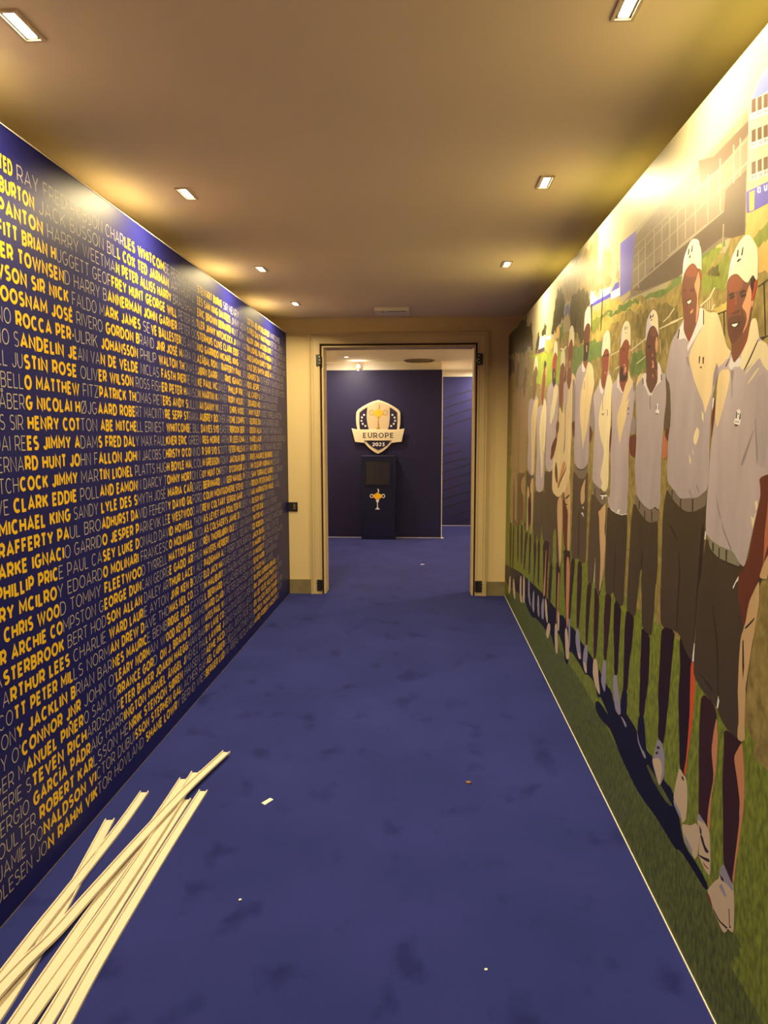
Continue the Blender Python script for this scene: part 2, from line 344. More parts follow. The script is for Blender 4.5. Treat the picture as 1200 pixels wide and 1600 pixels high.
 ('printed_hotel','hotrail',0,"1554,1942 1528,1936 1527,1924 1553,1930"),
 ('printed_hotel','win',0,"1548,1939 1545,1938 1544,1930 1547,1932"),
 ('printed_hotel','win',0,"1541,1937 1539,1936 1538,1929 1541,1930"),
 ('printed_hotel','win',0,"1535,1936 1532,1935 1531,1927 1534,1929"),
 ('printed_hotel','win',0,"1528,1961 1510,1957 1507,1933 1525,1936"),
 ('printed_hotel','hotrail',0,"1529,1937 1504,1932 1502,1919 1527,1925"),
 ('printed_hotel','win',0,"1523,1934 1520,1933 1519,1926 1522,1927"),
 ('printed_hotel','win',0,"1516,1932 1513,1931 1512,1924 1515,1925"),
 ('printed_hotel','win',0,"1510,1931 1507,1930 1506,1923 1509,1924"),
 ('printed_hotel','win',0,"1503,1955 1486,1952 1483,1928 1500,1931"),
 ('printed_hotel','hotrail',0,"1504,1933 1479,1927 1478,1915 1502,1920"),
 ('printed_hotel','win',0,"1498,1929 1495,1928 1494,1921 1497,1922"),
 ('printed_hotel','win',0,"1492,1928 1489,1927 1488,1920 1491,1921"),
 ('printed_hotel','win',0,"1485,1926 1483,1925 1482,1918 1485,1919"),
 ('printed_hotel','win',0,"1479,1950 1462,1947 1460,1924 1476,1927"),
 ('printed_hotel','hotrail',0,"1480,1928 1456,1923 1455,1911 1478,1916"),
 ('printed_hotel','win',0,"1474,1925 1471,1924 1471,1917 1473,1918"),
 ('printed_hotel','win',0,"1468,1923 1465,1922 1465,1915 1467,1916"),
 ('printed_hotel','win',0,"1462,1922 1459,1921 1459,1914 1461,1915"),
 ('printed_hotel','win',0,"1456,1946 1440,1943 1437,1920 1453,1922"),
 ('printed_hotel','hotrail',0,"1456,1923 1434,1918 1432,1906 1455,1911"),
 ('printed_hotel','win',0,"1451,1920 1448,1919 1448,1912 1450,1913"),
 ('printed_hotel','win',0,"1445,1919 1443,1918 1442,1911 1444,1912"),
 ('printed_hotel','win',0,"1439,1917 1437,1917 1436,1910 1438,1911"),
 ('printed_hotel','banner',0,"1654,1928 1556,1916 1384,1890 1380,1853 1551,1872 1611,1876 1645,1881"),
 ('printed_hotel','hill',0,"1640,1923 1614,1919 1611,1877 1634,1881"),
 ('printed_hotel','white',0,"1600,1920 1587,1917 1584,1905 1594,1906 1601,1911"),
 ('printed_hotel','banner',0,"1596,1917 1590,1916 1588,1908 1593,1908"),
 ('printed_hotel','white',0,"1571,1914 1567,1913 1564,1904 1560,1903 1560,1912 1556,1911 1556,1900 1564,1900 1569,1904"),
 ('printed_fence','rail',0,"2508,1689 2340,1708 2336,1704 2504,1684"),
 ('printed_fence','rail',0,"2208,1718 2128,1720 2049,1718 2049,1714 2128,1715 2207,1715"),
 ('printed_fence','rail',0,"2178,1733 2131,1741 2087,1757 2081,1754 2125,1738 2171,1730"),
 ('printed_fence','rail',0,"2430,1638 2333,1651 2330,1648 2425,1634"),
 ('printed_fence','rail',0,"2697,1644 2632,1651 2630,1646 2691,1640"),
 ('printed_fence','rail',0,"2774,1703 2639,1705 2639,1702 2771,1699"),
 ('printed_fence','rail',0,"1895,1729 1835,1739 1808,1757 1800,1754 1829,1735 1889,1725"),
 ('printed_fence','rail',0,"1821,1705 1805,1717 1798,1714 1811,1702"),
 ('printed_fence','rail',0,"2114,1722 2013,1720 2012,1716 2114,1718"),
 ('printed_fence','post',0,"1781,1690 1726,1689 1726,1686 1778,1686"),
 ('printed_fence','post',0,"1576,1711 1532,1717 1500,1721 1499,1717 1532,1713 1573,1708"),
 ('printed_fence','post',0,"1551,1713 1544,1712 1525,1599 1530,1598"),
 ('printed_fence','post',0,"1746,1686 1738,1686 1731,1634 1735,1631"),
 ('printed_fence','post',0,"1557,1603 1524,1602 1505,1602 1505,1599 1525,1599 1539,1595"),
 ('printed_fence','rail',0,"1861,1727 1858,1727 1856,1711 1859,1712"),
 ('printed_fence','rail',0,"1849,1729 1846,1729 1843,1709 1846,1709"),
 ('printed_fence','rail',0,"1835,1731 1832,1731 1829,1706 1832,1707"),
 ('printed_fence','rail',0,"1819,1734 1817,1734 1813,1704 1816,1704"),
 ('printed_fence','rail',0,"2486,1722 2482,1721 2476,1675 2481,1675"),
 ('printed_fence','rail',0,"2438,1715 2434,1715 2428,1669 2432,1670"),
 ('printed_fence','rail',0,"2369,1706 2365,1706 2360,1661 2363,1662"),
 ('printed_fence','rail',0,"2138,1676 2135,1675 2130,1635 2133,1635"),
 ('printed_fence','rail',0,"2197,1683 2193,1683 2188,1642 2192,1642"),
 ('printed_lamp_post','post',0,"3122,1954 3102,1951 3087,1836 3103,1839"),
 ('printed_lamp_post','post',0,"2927,1973 2913,1970 2921,1873 2928,1815 2942,1818 2934,1891"),
 ('printed_lamp_post','post',0,"3826,1959 3807,1956 3796,1878 3812,1880"),
 ('printed_lamp_post','post',0,"3434,1942 3418,1940 3406,1846 3421,1848"),
 ('printed_fairway','lawn',0,"6089,1131 4713,1064 3283,869 2607,836 1942,838 1642,803 1474,753 1480,720 -1500,720 -1500,0 1775,0 1796,0 3284,3 3385,0 6109,0 6031,752"),
 ('printed_fairway','lawnlo',1,"6083,0 5633,199 4097,299 3140,306 2536,276 1977,276 1694,280 1479,283 1530,200 -1500,200 -1500,0 1775,0 1796,0 3284,3 3385,0"),
 ('printed_shadow','shadow',1,"6137,206 6137,290 5849,315 5330,381 5089,404 4893,419 4711,433 4461,447 4201,465 3751,480 3640,467 3573,489 3499,494 3457,482 3364,491 3234,499 3150,481 3047,483 2892,478 2771,464 2675,446 2588,454 2675,446 2594,449 2566,417 2477,445 2390,442 2290,436 2169,413 2103,422 2014,398 1930,409 1865,350 1855,328 1824,306 1730,309 1662,298 1683,276 1766,278 1856,275 1891,257 1929,256 2072,256 2148,246 2266,241 2367,254 2454,265 2550,293 2612,300 2700,285 2782,280 2834,291 2830,318 2783,338 2721,343 2627,340 2670,353 2738,364 2765,366 2771,355 2798,348 2862,390 2984,380 3015,365 3065,367 3176,375 3364,374 3383,285 3462,278 3511,342 3645,370 3677,368 3682,241 3739,255 3864,307 3964,286 4210,272 4408,256 4538,222 4771,223 4902,260 5067,249 6124,123"),
 ('printed_shadow','lawnlo',1,"2156,377 2130,376 2026,371 1945,365 1924,364 1957,348 2062,345 2163,363"),
]
MURAL_PEOPLE = [
 [
  ('shoe1','shoe',"5886,106 5802,243 5720,260 5704,157 5808,77"),
  ('shoe2','shoe',"5600,206 5542,286 5469,259 5389,145 5486,127"),
  ('body','legd',"5870,680 5714,697 5704,500 5741,311 5805,299"),
  ('body','legd',"5638,696 5537,700 5545,487 5568,333 5643,330"),
  ('shorts','dull',"5878,1108 5427,1131 5434,736 5450,713 5567,698 5590,748 5666,739 5686,701 5827,688 5842,719 5831,687"),
  ('shorts','dull3',"5653,1058 5601,1062 5533,705 5654,689"),
  ('polo_shirt','dull',"5827,1742 5541,1751 5464,1769 5364,1722 5343,1579 5407,1456 5420,1257 5409,1143 5862,1109 5914,1238 5775,1248 5832,1519 5758,1555"),
  ('body','dull2',"5614,1890 5569,1941 5501,1963 5420,1940 5416,1890 5464,1841 5484,1789 5491,1837 5511,1779 5556,1757 5607,1847"),
  ('cap','dull',"5578,1963 5551,2011 5483,2033 5418,1996 5396,1938 5445,1957 5502,1971"),
 ],
 [
  ('shoe1','shoe',"5183,271 5155,373 5080,388 5080,270 5019,202 5127,185"),
  ('shoe2','shoe',"4996,228 5005,403 4919,420 4892,232 5000,212"),
  ('body','legd',"5394,720 5283,730 5258,462 5339,447"),
  ('body','legd',"5179,754 5059,759 5069,478 5156,466"),
  ('shorts','dull3',"5398,1125 5202,1121 5023,1135 4977,978 4983,774 5186,796 5186,746 5324,725 5538,701 5560,752 5362,726 5385,980"),
  ('shorts','dull',"5219,1057 5023,1130 4986,1011 5024,803 5052,763 5115,755 5054,800 5054,972 5184,996"),
  ('polo_shirt','dull',"5370,1722 5178,1746 5106,1672 5019,1735 4915,1685 4902,1597 4981,1501 4994,1268 5002,1152 5077,1132 5359,1127 5343,1259 5333,1473"),
  ('body','dull2',"5179,1801 5132,1854 5063,1878 4997,1858 5015,1821 5017,1755 5052,1802 5102,1679 5141,1662 5198,1763 5376,1768 5194,1768"),
  ('cap','dull',"5128,1881 5119,1937 5088,1966 5042,1978 4987,1948 4970,1882 4971,1837 5014,1867 5063,1878 5109,1866"),
 ],
 [
  ('shoe1','shoeg',"4755,321 4748,441 4691,440 4678,347 4596,275 4689,278"),
  ('shoe2','shoeg',"4568,299 4523,412 4476,401 4457,267 4544,270"),
  ('body','legd',"4942,729 4800,746 4890,595 4928,446 4992,468 4970,616"),
  ('body','legd',"4759,738 4652,753 4673,599 4690,476 4754,473 4748,619"),
  ('shorts','so2',"4961,1170 4797,1139 4698,1133 4583,1154 4583,1012 4602,822 4621,862 4648,755 4691,754 4734,829 4814,760 4891,736 5001,749 5047,812 4883,787 4939,1015"),
  ('shorts','sol',"4706,1113 4611,1134 4604,1010 4626,819 4621,862 4648,756 4696,757 4684,854 4685,812 4684,987 4764,1061"),
  ('shorts','sol',"4899,1063 4801,1042 4772,996 4858,972 4810,796 4825,838 4814,762 4891,738 4893,830 4871,788"),
  ('shorts','legd',"4818,975 4709,985 4685,812 4793,798"),
  ('polo_shirt','sh',"4890,1635 4771,1648 4673,1620 4579,1659 4494,1630 4490,1603 4551,1492 4568,1401 4581,1279 4583,1154 4704,1131 4799,1155 4903,1173 4901,1271 4865,1385 4934,1435 4925,1565"),
  ('polo_shirt','shl2',"4653,1617 4533,1635 4491,1609 4551,1492 4601,1279 4599,1166 4699,1141 4722,1223 4729,1275 4786,1497 4727,1558"),
  ('body','dull2',"4737,1751 4719,1796 4662,1824 4604,1841 4548,1811 4544,1781 4588,1755 4574,1723 4583,1689 4653,1620 4712,1642 4749,1684"),
  ('cap','cap',"4704,1810 4686,1854 4651,1893 4598,1906 4557,1877 4535,1830 4536,1798 4574,1831 4614,1842 4662,1824"),
 ],
 [
  ('shoe1','shoeg',"4359,370 4329,427 4286,404 4256,291 4336,294"),
  ('shoe2','shoeg',"4207,387 4141,450 4111,429 4107,318 4192,312"),
  ('body','legd',"4570,721 4440,742 4439,639 4474,540 4500,442 4531,444 4526,593"),
  ('body','legd',"4402,747 4292,761 4297,634 4308,477 4358,472 4364,622"),
  ('shorts','so2',"4573,1050 4343,1053 4197,1081 4169,962 4157,878 4245,906 4278,764 4387,748 4440,783 4443,740 4560,719 4601,864 4561,827 4569,951"),
  ('polo_shirt','sh',"4527,1566 4435,1580 4372,1588 4322,1571 4281,1628 4194,1601 4166,1539 4171,1456 4192,1373 4209,1289 4207,1214 4212,1086 4352,1051 4518,1057 4514,1200 4497,1281 4527,1431"),
  ('polo_shirt','shl',"4321,1567 4280,1615 4189,1592 4174,1484 4196,1401 4214,1289 4257,1326 4263,1183 4317,1128 4341,1237 4371,1285 4418,1431 4389,1518"),
  ('body','fred',"4357,1736 4320,1781 4280,1803 4230,1807 4214,1780 4236,1755 4237,1699 4255,1682 4283,1642 4292,1583 4326,1574 4380,1619 4364,1661 4359,1708"),
  ('body','flit',"4253,1792 4212,1794 4219,1759 4255,1745"),
  ('cap','hair',"4312,1783 4300,1827 4269,1842 4221,1822 4208,1797 4239,1808 4280,1800"),
 ],
 [
  ('shoe1','shoe',"4085,455 4032,464 3959,340 4009,333 4067,372"),
  ('shoe2','shoe',"4020,270 3971,337 3897,357 3882,320 3955,247 4007,251"),
  ('body','legd',"4201,779 3976,812 3994,716 4018,601 4035,485 4015,579 4032,463 4163,440 4153,535 4172,628"),
  ('body','legl',"4090,742 4070,742 4078,645 4079,475 4110,468 4141,446 4144,489 4114,582 4101,669"),
  ('body','legd',"3959,687 3861,707 3872,603 3895,517 3890,500 3959,403 3988,533 3964,612"),
  ('shorts','so2',"4204,1194 4034,1193 3928,1200 3899,1149 3801,1052 3784,925 3882,948 3863,704 3959,684 3984,814 4109,786 4187,777 4233,820 4254,905 4184,1046"),
  ('polo_shirt','sh',"4155,1675 4079,1691 4019,1699 3969,1661 3914,1679 3854,1674 3809,1639 3807,1577 3828,1477 3876,1401 3899,1362 3920,1296 3915,1266 3931,1215 4034,1193 4123,1204 4176,1229 4176,1290 4166,1401 4165,1511 4167,1621"),
  ('polo_shirt','shl',"3954,1660 3854,1673 3814,1627 3869,1580 3933,1505 4046,1452 4045,1535 3977,1611"),
  ('body','arm',"4001,1294 3999,1334 3929,1370 3861,1392 3806,1381 3809,1299 3818,1333 3904,1292 3989,1259 4019,1276"),
  ('body','ear',"4024,1782 4004,1826 3964,1842 3931,1848 3893,1831 3882,1809 3906,1765 3900,1720 3929,1711 3932,1673 3964,1655 4006,1687 4015,1714"),
  ('body','hair',"4016,1763 3919,1757 3903,1675 3932,1673 3964,1657 4006,1687 4013,1714"),
  ('body','flit',"3967,1740 3945,1744 3945,1708 3964,1710"),
  ('cap','cap',"3996,1834 3986,1884 3956,1907 3923,1909 3884,1889 3872,1861 3869,1814 3895,1829 3931,1848 3964,1845 4003,1823"),
 ],
 [
  ('shoe1','shoe',"3755,395 3692,410 3676,361 3656,280 3665,251 3720,247 3750,305"),
  ('shoe2','shoe',"3687,486 3637,474 3628,409 3646,382 3676,378"),
  ('body','legd',"3769,748 3635,718 3640,693 3646,642 3667,603 3687,486 3695,409 3735,400 3750,585"),
  ('body','legl',"3691,690 3664,685 3663,638 3680,566 3688,489 3697,424 3717,405 3706,491 3702,596"),
  ('shorts','so2',"3935,1095 3767,1078 3630,1102 3626,1011 3626,879 3628,746 3630,716 3663,706 3768,745 3761,825 3846,897 3873,843 3936,690 3977,683 3976,756 3954,940"),
  ('shorts','grn',"3842,897 3789,897 3775,823 3769,720 3858,704 3853,811"),
  ('shorts','sol',"3766,1064 3647,1099 3626,1011 3626,879 3628,746 3635,758 3667,708 3684,770 3676,737 3726,865 3774,995"),
  ('polo_shirt','shl2',"3787,1555 3721,1524 3643,1493 3588,1409 3635,1324 3623,1240 3631,1174 3622,1105 3757,1072 3931,1090 3940,1155 3934,1261 3810,1380 3791,1468"),
  ('polo_shirt','pat',"3847,1257 3829,1258 3786,1215 3772,1138 3844,1161 3873,1211"),
  ('polo_shirt','pat',"3824,1483 3767,1464 3791,1415 3843,1406 3871,1445"),
  ('body','fred',"3798,1697 3786,1725 3753,1762 3717,1770 3686,1758 3665,1733 3690,1702 3684,1660 3695,1608 3695,1574 3737,1533 3784,1561 3798,1614 3791,1683"),
  ('cap','cap',"3778,1753 3775,1815 3741,1840 3704,1841 3669,1820 3655,1769 3661,1736 3686,1761 3717,1771 3753,1762"),
  ('body','fing',"3798,1849 3765,1850 3711,1837 3640,1845 3625,1841 3666,1829 3740,1834"),
  ('body','fdark',"3656,1724 3624,1727 3625,1683 3650,1657 3684,1692 3658,1689"),
 ],
 [
  ('shoe1','shoe',"3476,444 3438,460 3392,410 3364,355 3369,321 3440,298 3464,356 3483,416"),
  ('shoe2','shoeg',"3413,513 3370,514 3356,452 3362,381 3392,410"),
  ('body','legd',"3565,829 3412,851 3396,788 3408,817 3414,753 3413,627 3404,502 3437,458 3481,482 3469,517 3529,634 3563,790"),
  ('body','legl',"3491,803 3438,812 3411,754 3413,627 3408,473 3450,455 3482,612"),
  ('shorts','arm',"3621,1097 3492,1101 3474,1027 3465,839 3552,835 3604,948"),
  ('shorts','sol',"3610,1143 3535,1190 3471,1200 3437,1131 3425,971 3419,847 3484,832 3486,963 3482,1027 3567,1069"),
  ('shorts','beltd',"3570,1087 3463,1116 3454,1109 3545,1082"),
  ('shorts','beltd',"3583,1060 3499,1063 3494,1060 3573,1052"),
  ('polo_shirt','shl2',"3593,1656 3497,1649 3485,1701 3438,1686 3401,1668 3395,1653 3403,1617 3444,1541 3453,1461 3446,1408 3460,1368 3461,1274 3466,1200 3574,1120 3631,1109 3729,1128 3757,1200 3694,1323 3767,1409 3713,1466 3676,1522 3669,1578 3679,1658 3609,1669"),
  ('polo_shirt','sh',"3673,1663 3609,1669 3562,1627 3579,1546 3643,1493 3666,1578"),
  ('polo_shirt','shf',"3636,1549 3614,1548 3595,1353 3631,1296 3642,1324 3617,1409"),
  ('body','org',"3644,1268 3570,1272 3608,1224 3708,1166 3761,1122 3781,1138 3701,1210"),
  ('body','pat',"3549,1268 3572,1223 3690,1164 3755,1121 3774,1125 3716,1166 3596,1225"),
  ('body','fred',"3589,1830 3558,1853 3512,1861 3481,1843 3465,1820 3476,1803 3488,1778 3498,1752 3514,1728 3491,1699 3488,1659 3492,1660 3519,1630 3547,1618 3596,1657 3600,1656 3599,1695 3569,1733 3581,1788"),
  ('body','flit',"3546,1760 3525,1761 3532,1726 3548,1728"),
  ('cap','cap',"3585,1824 3573,1868 3565,1910 3541,1925 3508,1926 3473,1909 3454,1878 3449,1838 3461,1814 3476,1829 3492,1852 3512,1862 3545,1856 3569,1838"),
 ],
 [
  ('shoe1','shoeg',"3406,515 3368,518 3352,453 3357,381 3383,375"),
  ('shoe2','shoeg',"3222,515 3180,523 3147,482 3112,416 3116,403 3165,389 3226,435 3240,470"),
  ('shoe2','shoe',"3185,418 3121,415 3116,403 3158,391"),
  ('body','legd',"3389,811 3289,827 3309,743 3329,677 3350,610 3361,520 3401,514 3398,631 3396,726"),
  ('body','legd',"3236,832 3141,834 3141,718 3156,627 3176,528 3225,517 3232,639 3236,728"),
  ('shorts','so2',"3381,1235 3286,1210 3205,1204 3142,1212 3083,1252 3076,1181 3074,1071 3078,958 3082,845 3106,843 3143,832 3196,830 3218,844 3292,827 3389,811 3394,944 3385,1098 3390,1189"),
  ('shorts','sol',"3142,1209 3127,1208 3141,1165 3127,1116 3177,1090 3214,1102 3215,1157"),
  ('shorts','white',"3176,1083 3148,1086 3152,1073"),
  ('shorts','white',"3198,1054 3160,1059 3135,1040"),
  ('shorts','sod',"3253,1063 3232,1059 3217,838 3237,835"),
  ('belt','belt2',"3376,1247 3306,1252 3224,1247 3148,1256 3087,1277 3090,1247 3142,1213 3205,1204 3287,1213 3347,1225"),
  ('belt','beltd',"3367,1272 3305,1251 3224,1246 3148,1255 3089,1280 3089,1275 3147,1251 3223,1241 3312,1246"),
  ('polo_shirt','shf',"3461,1674 3395,1653 3384,1471 3414,1458 3449,1464 3454,1568"),
  ('body','arm',"3454,1460 3384,1472 3379,1395 3401,1388 3442,1429"),
  ('polo_shirt','sh2',"3250,1723 3342,1711 3382,1689 3400,1639 3387,1590 3386,1486 3380,1408 3391,1355 3372,1290 3365,1272 3306,1252 3224,1247 3148,1256 3089,1280 3081,1300 3083,1359 3076,1383 3082,1431 3078,1478 3074,1525 3058,1560 3031,1581 3015,1615 3015,1611 3044,1683 3130,1719 3170,1697 3190,1687 3238,1714"),
  ('polo_shirt','shl2',"3124,1715 3044,1682 3015,1611 3015,1615 3049,1571 3074,1525 3098,1474 3124,1431 3161,1383 3181,1363 3199,1331 3219,1383 3276,1483 3278,1584 3228,1640 3177,1671 3159,1701"),
  ('polo_shirt','shf',"3211,1639 3200,1638 3198,1599 3209,1600"),
  ('polo_shirt','shf',"3035,1577 2996,1540 2985,1453 3003,1406 3063,1440 3068,1478 3056,1548"),
  ('body','arm',"3083,1438 3063,1441 3016,1405 3061,1361 3079,1383"),
  ('polo_shirt','shw',"3252,1735 3238,1714 3190,1687 3211,1677 3256,1683 3267,1716"),
  ('body','fdark',"3249,1844 3225,1868 3194,1882 3156,1881 3129,1870 3113,1844 3132,1828 3128,1802 3135,1774 3144,1745 3162,1723 3170,1700 3190,1687 3238,1716 3242,1731 3233,1762 3243,1800"),
  ('body','hair',"3238,1804 3140,1797 3135,1772 3152,1729 3206,1722 3244,1731 3233,1762"),
  ('body','flit',"3188,1793 3169,1786 3171,1757 3184,1763"),
  ('body','fred',"3228,1727 3167,1721 3170,1700 3190,1688 3236,1716"),
  ('cap','cap',"3247,1854 3244,1887 3234,1937 3202,1948 3166,1956 3132,1936 3118,1905 3106,1866 3120,1859 3134,1873 3162,1882 3194,1882 3225,1870"),
  ('cap','capsh',"3244,1863 3244,1887 3234,1937 3207,1944 3214,1909 3224,1880"),
  ('cap','sh',"3193,1920 3168,1930 3157,1924 3181,1911"),
 ],
 [
  ('shoe1','shoeg',"3036,499 2998,502 2990,472 2992,443 2994,452 3004,411 2993,383 3016,372 3051,384 3079,406 3068,453"),
  ('shoe1','shoe',"3074,405 3014,419 2990,385 3016,372 3050,380"),
  ('shoe2','shoe',"2884,480 2839,495 2806,466 2794,428 2757,374 2787,367 2846,381 2890,412 2892,448"),
  ('body','legd',"3029,768 2952,782 2965,730 2975,672 2995,555 2998,502 3038,495 3047,626 3046,711"),
  ('body','legd',"2906,786 2821,759 2820,684 2826,603 2837,525 2854,489 2886,479 2901,636 2903,717"),
  ('shorts','so2',"3019,1153 2946,1156 2867,1132 2805,1127 2754,1132 2755,1080 2755,1005 2752,905 2769,927 2784,848 2801,780 2819,757 2863,764 2898,785 2905,904 2918,896 2919,821 2920,786 2960,780 3029,768 3049,879 3040,853 3040,950 3029,1048"),
  ('shorts','sol',"2884,1094 2848,1103 2815,1121 2767,1136 2767,1079 2777,1027 2752,1001 2761,903 2784,848 2814,779 2828,782 2821,854 2824,918 2849,992 2864,1067"),
  ('shorts','rail',"2912,876 2906,877 2911,801 2931,783 2924,812"),
  ('belt','belt2',"2997,1206 2863,1181 2772,1176 2754,1187 2753,1145 2805,1127 2867,1131 2946,1153 3000,1181"),
  ('belt','white',"2871,1161 2757,1172 2756,1165 2814,1159 2813,1149 2833,1148 2835,1159"),
  ('belt','beltd',"2862,1168 2781,1174 2781,1169 2851,1163"),
  ('belt','beltd',"2955,1185 2941,1184 2940,1154 2955,1155"),
  ('polo_shirt','sh',"2920,1635 2934,1606 2996,1590 2929,1606 2974,1592 3028,1563 3000,1499 2985,1453 2988,1407 2994,1337 3000,1267 3004,1208 2885,1190 2792,1181 2754,1187 2735,1230 2749,1303 2746,1282 2747,1335 2742,1414 2732,1453 2738,1544 2736,1566 2724,1596 2759,1625 2793,1650 2811,1628 2833,1596 2857,1576 2893,1594"),
  ('polo_shirt','shl',"2795,1632 2759,1625 2725,1596 2736,1566 2735,1520 2732,1453 2744,1388 2745,1322 2736,1209 2780,1181 2834,1183 2853,1195 2827,1213 2875,1238 2828,1306 2822,1347 2883,1387 2926,1457 2909,1504 2870,1551 2853,1546 2823,1600"),
  ('polo_shirt','shw',"2920,1635 2893,1594 2857,1576 2872,1561 2906,1568 2933,1597"),
  ('polo_shirt','shf',"2876,1551 2865,1551 2855,1496 2866,1497"),
  ('polo_shirt','shf',"2876,1487 2840,1486 2839,1478 2872,1478"),
  ('polo_shirt','shf',"2797,1499 2787,1499 2779,1475 2790,1474"),
  ('body','arm',"2729,1432 2714,1432 2712,1375 2731,1330 2745,1346 2746,1388"),
  ('body','fred',"2912,1705 2886,1713 2866,1730 2835,1735 2802,1725 2787,1707 2790,1687 2803,1649 2821,1629 2833,1598 2857,1576 2893,1594 2904,1636 2891,1668"),
  ('body','hair',"2881,1715 2848,1714 2847,1706 2874,1706"),
  ('body','hair',"2831,1710 2800,1709 2799,1701 2825,1702"),
  ('body','fdark',"2915,1708 2899,1704 2896,1684 2908,1691"),
  ('body','flit',"2855,1646 2830,1644 2838,1635"),
  ('body','flit',"2790,1708 2776,1698 2789,1650 2805,1628 2820,1619 2798,1654 2792,1687"),
  ('cap','cap',"2911,1713 2903,1761 2884,1788 2859,1800 2828,1804 2795,1791 2779,1761 2772,1708 2787,1707 2802,1725 2835,1735 2866,1730 2886,1713"),
  ('cap','capsh',"2907,1718 2903,1761 2884,1788 2869,1794 2873,1757 2884,1726"),
  ('cap','sh',"2855,1765 2841,1785 2833,1781 2843,1761"),
 ],
 [
  ('shoe1','shoeg',"2731,526 2686,534 2681,492 2682,450 2689,405 2731,416 2756,434 2739,482"),
  ('shoe2','shoeg',"2573,519 2533,533 2517,494 2491,471 2478,452 2509,480 2477,445 2464,413 2493,397 2540,401 2569,442 2582,502"),
  ('body','legd',"2732,791 2640,810 2646,712 2662,642 2678,570 2684,536 2728,529 2730,622 2745,686 2732,741"),
  ('body','legdd',"2599,802 2505,796 2511,717 2518,636 2519,557 2528,533 2570,520 2577,602 2601,692"),
  ('shorts','so',"2739,1133 2743,1085 2750,1016 2745,936 2751,853 2747,856 2732,790 2651,805 2621,820 2591,801 2538,794 2504,794 2479,809 2477,879 2476,910 2473,933 2469,1007 2466,1081 2472,1128 2540,1121"),
  ('shorts','sod',"2619,1009 2607,1011 2604,934 2606,836 2616,834 2617,958"),
  ('polo_shirt','sh',"2638,1624 2682,1598 2725,1593 2736,1566 2728,1543 2712,1440 2713,1388 2727,1336 2710,1284 2709,1159 2744,1173 2729,1134 2682,1121 2613,1115 2540,1116 2470,1128 2482,1224 2468,1180 2478,1294 2486,1329 2483,1365 2478,1398 2467,1436 2447,1470 2440,1528 2431,1506 2434,1558 2453,1580 2495,1597 2515,1623 2552,1578 2578,1546"),
  ('polo_shirt','shl2',"2531,1615 2515,1623 2495,1597 2460,1578 2474,1561 2505,1544 2543,1511 2495,1531 2516,1496 2528,1461 2567,1418 2605,1363 2619,1401 2649,1451 2630,1491 2593,1521 2590,1532 2551,1571"),
  ('polo_shirt','shf',"2447,1470 2421,1453 2403,1449 2419,1407 2462,1398 2474,1412 2463,1440"),
  ('polo_shirt','ink',"2456,1578 2448,1575 2440,1547 2448,1548"),
  ('body','arm',"2478,1397 2446,1399 2399,1405 2398,1343 2405,1323 2445,1329 2475,1341 2484,1377"),
  ('polo_shirt','shw',"2644,1632 2629,1586 2578,1546 2601,1550 2650,1573 2664,1571 2663,1604"),
  ('polo_shirt','white',"2606,1116 2596,1131 2563,1135 2583,1116"),
  ('polo_shirt','shw',"2724,1132 2682,1123 2613,1118 2540,1120 2470,1131 2470,1128 2540,1116 2613,1115 2681,1119"),
  ('polo_shirt','ink',"2518,1487 2513,1497 2506,1496 2510,1485"),
  ('polo_shirt','ink',"2500,1487 2499,1496 2494,1494 2494,1485"),
  ('polo_shirt','ink',"2515,1475 2496,1475 2506,1469"),
  ('body','fred',"2648,1704 2630,1709 2614,1719 2589,1731 2558,1733 2532,1723 2515,1705 2516,1679 2521,1647 2528,1624 2521,1604 2527,1588 2552,1578 2578,1546 2633,1586 2633,1619 2641,1659"),
  ('body','hair',"2627,1645 2586,1641 2592,1615 2555,1605 2532,1624 2532,1593 2588,1586 2630,1599"),
  ('body','flit',"2591,1648 2559,1648 2569,1641"),
  ('body','flit',"2572,1637 2555,1641 2543,1625 2569,1613"),
  ('body','flit',"2524,1694 2511,1697 2518,1658 2529,1664"),
  ('body','fdark',"2603,1706 2577,1705 2571,1695 2602,1697"),
  ('cap','cap',"2635,1709 2633,1732 2625,1774 2597,1794 2567,1798 2536,1788 2517,1770 2509,1744 2503,1702 2522,1708 2532,1723 2559,1734 2589,1731 2614,1719"),
  ('cap','capsh',"2633,1717 2633,1732 2625,1774 2605,1789 2609,1753 2616,1725"),
  ('cap','ink',"2586,1769 2581,1781 2572,1778 2576,1767"),
  ('cap','ink',"2560,1767 2556,1777 2549,1775 2553,1766"),
  ('cap','ink',"2578,1757 2562,1758 2567,1753"),
 ],
 [
  ('shoe1','shoed',"2452,508 2395,523 2395,477 2395,440 2462,413 2477,445 2465,481"),
  ('shoe1','shoeg',"2469,404 2439,409 2407,408 2388,399 2405,390 2438,398"),
  ('shoe2','shoed',"2264,491 2212,512 2194,472 2179,436 2166,400 2181,385 2237,387 2271,433"),
  ('shoe2','shoeg',"2275,437 2249,408 2216,398 2189,399 2169,389 2187,379 2219,387 2262,402"),
  ('body','legdd',"2441,803 2350,799 2355,760 2362,699 2384,633 2394,554 2395,523 2451,502 2448,522 2450,580 2452,641 2458,731"),
  ('body','legdd',"2267,787 2181,783 2178,727 2176,645 2196,561 2199,582 2205,524 2211,507 2259,489 2263,558 2261,616 2265,614 2266,728"),
  ('shorts','so',"2401,1183 2421,1122 2430,1061 2434,965 2438,891 2438,858 2441,803 2404,797 2359,796 2332,812 2328,854 2308,938 2293,946 2274,867 2270,795 2237,781 2185,781 2165,788 2157,828 2150,896 2148,976 2144,937 2135,1019 2143,1081 2151,1147 2215,1135"),
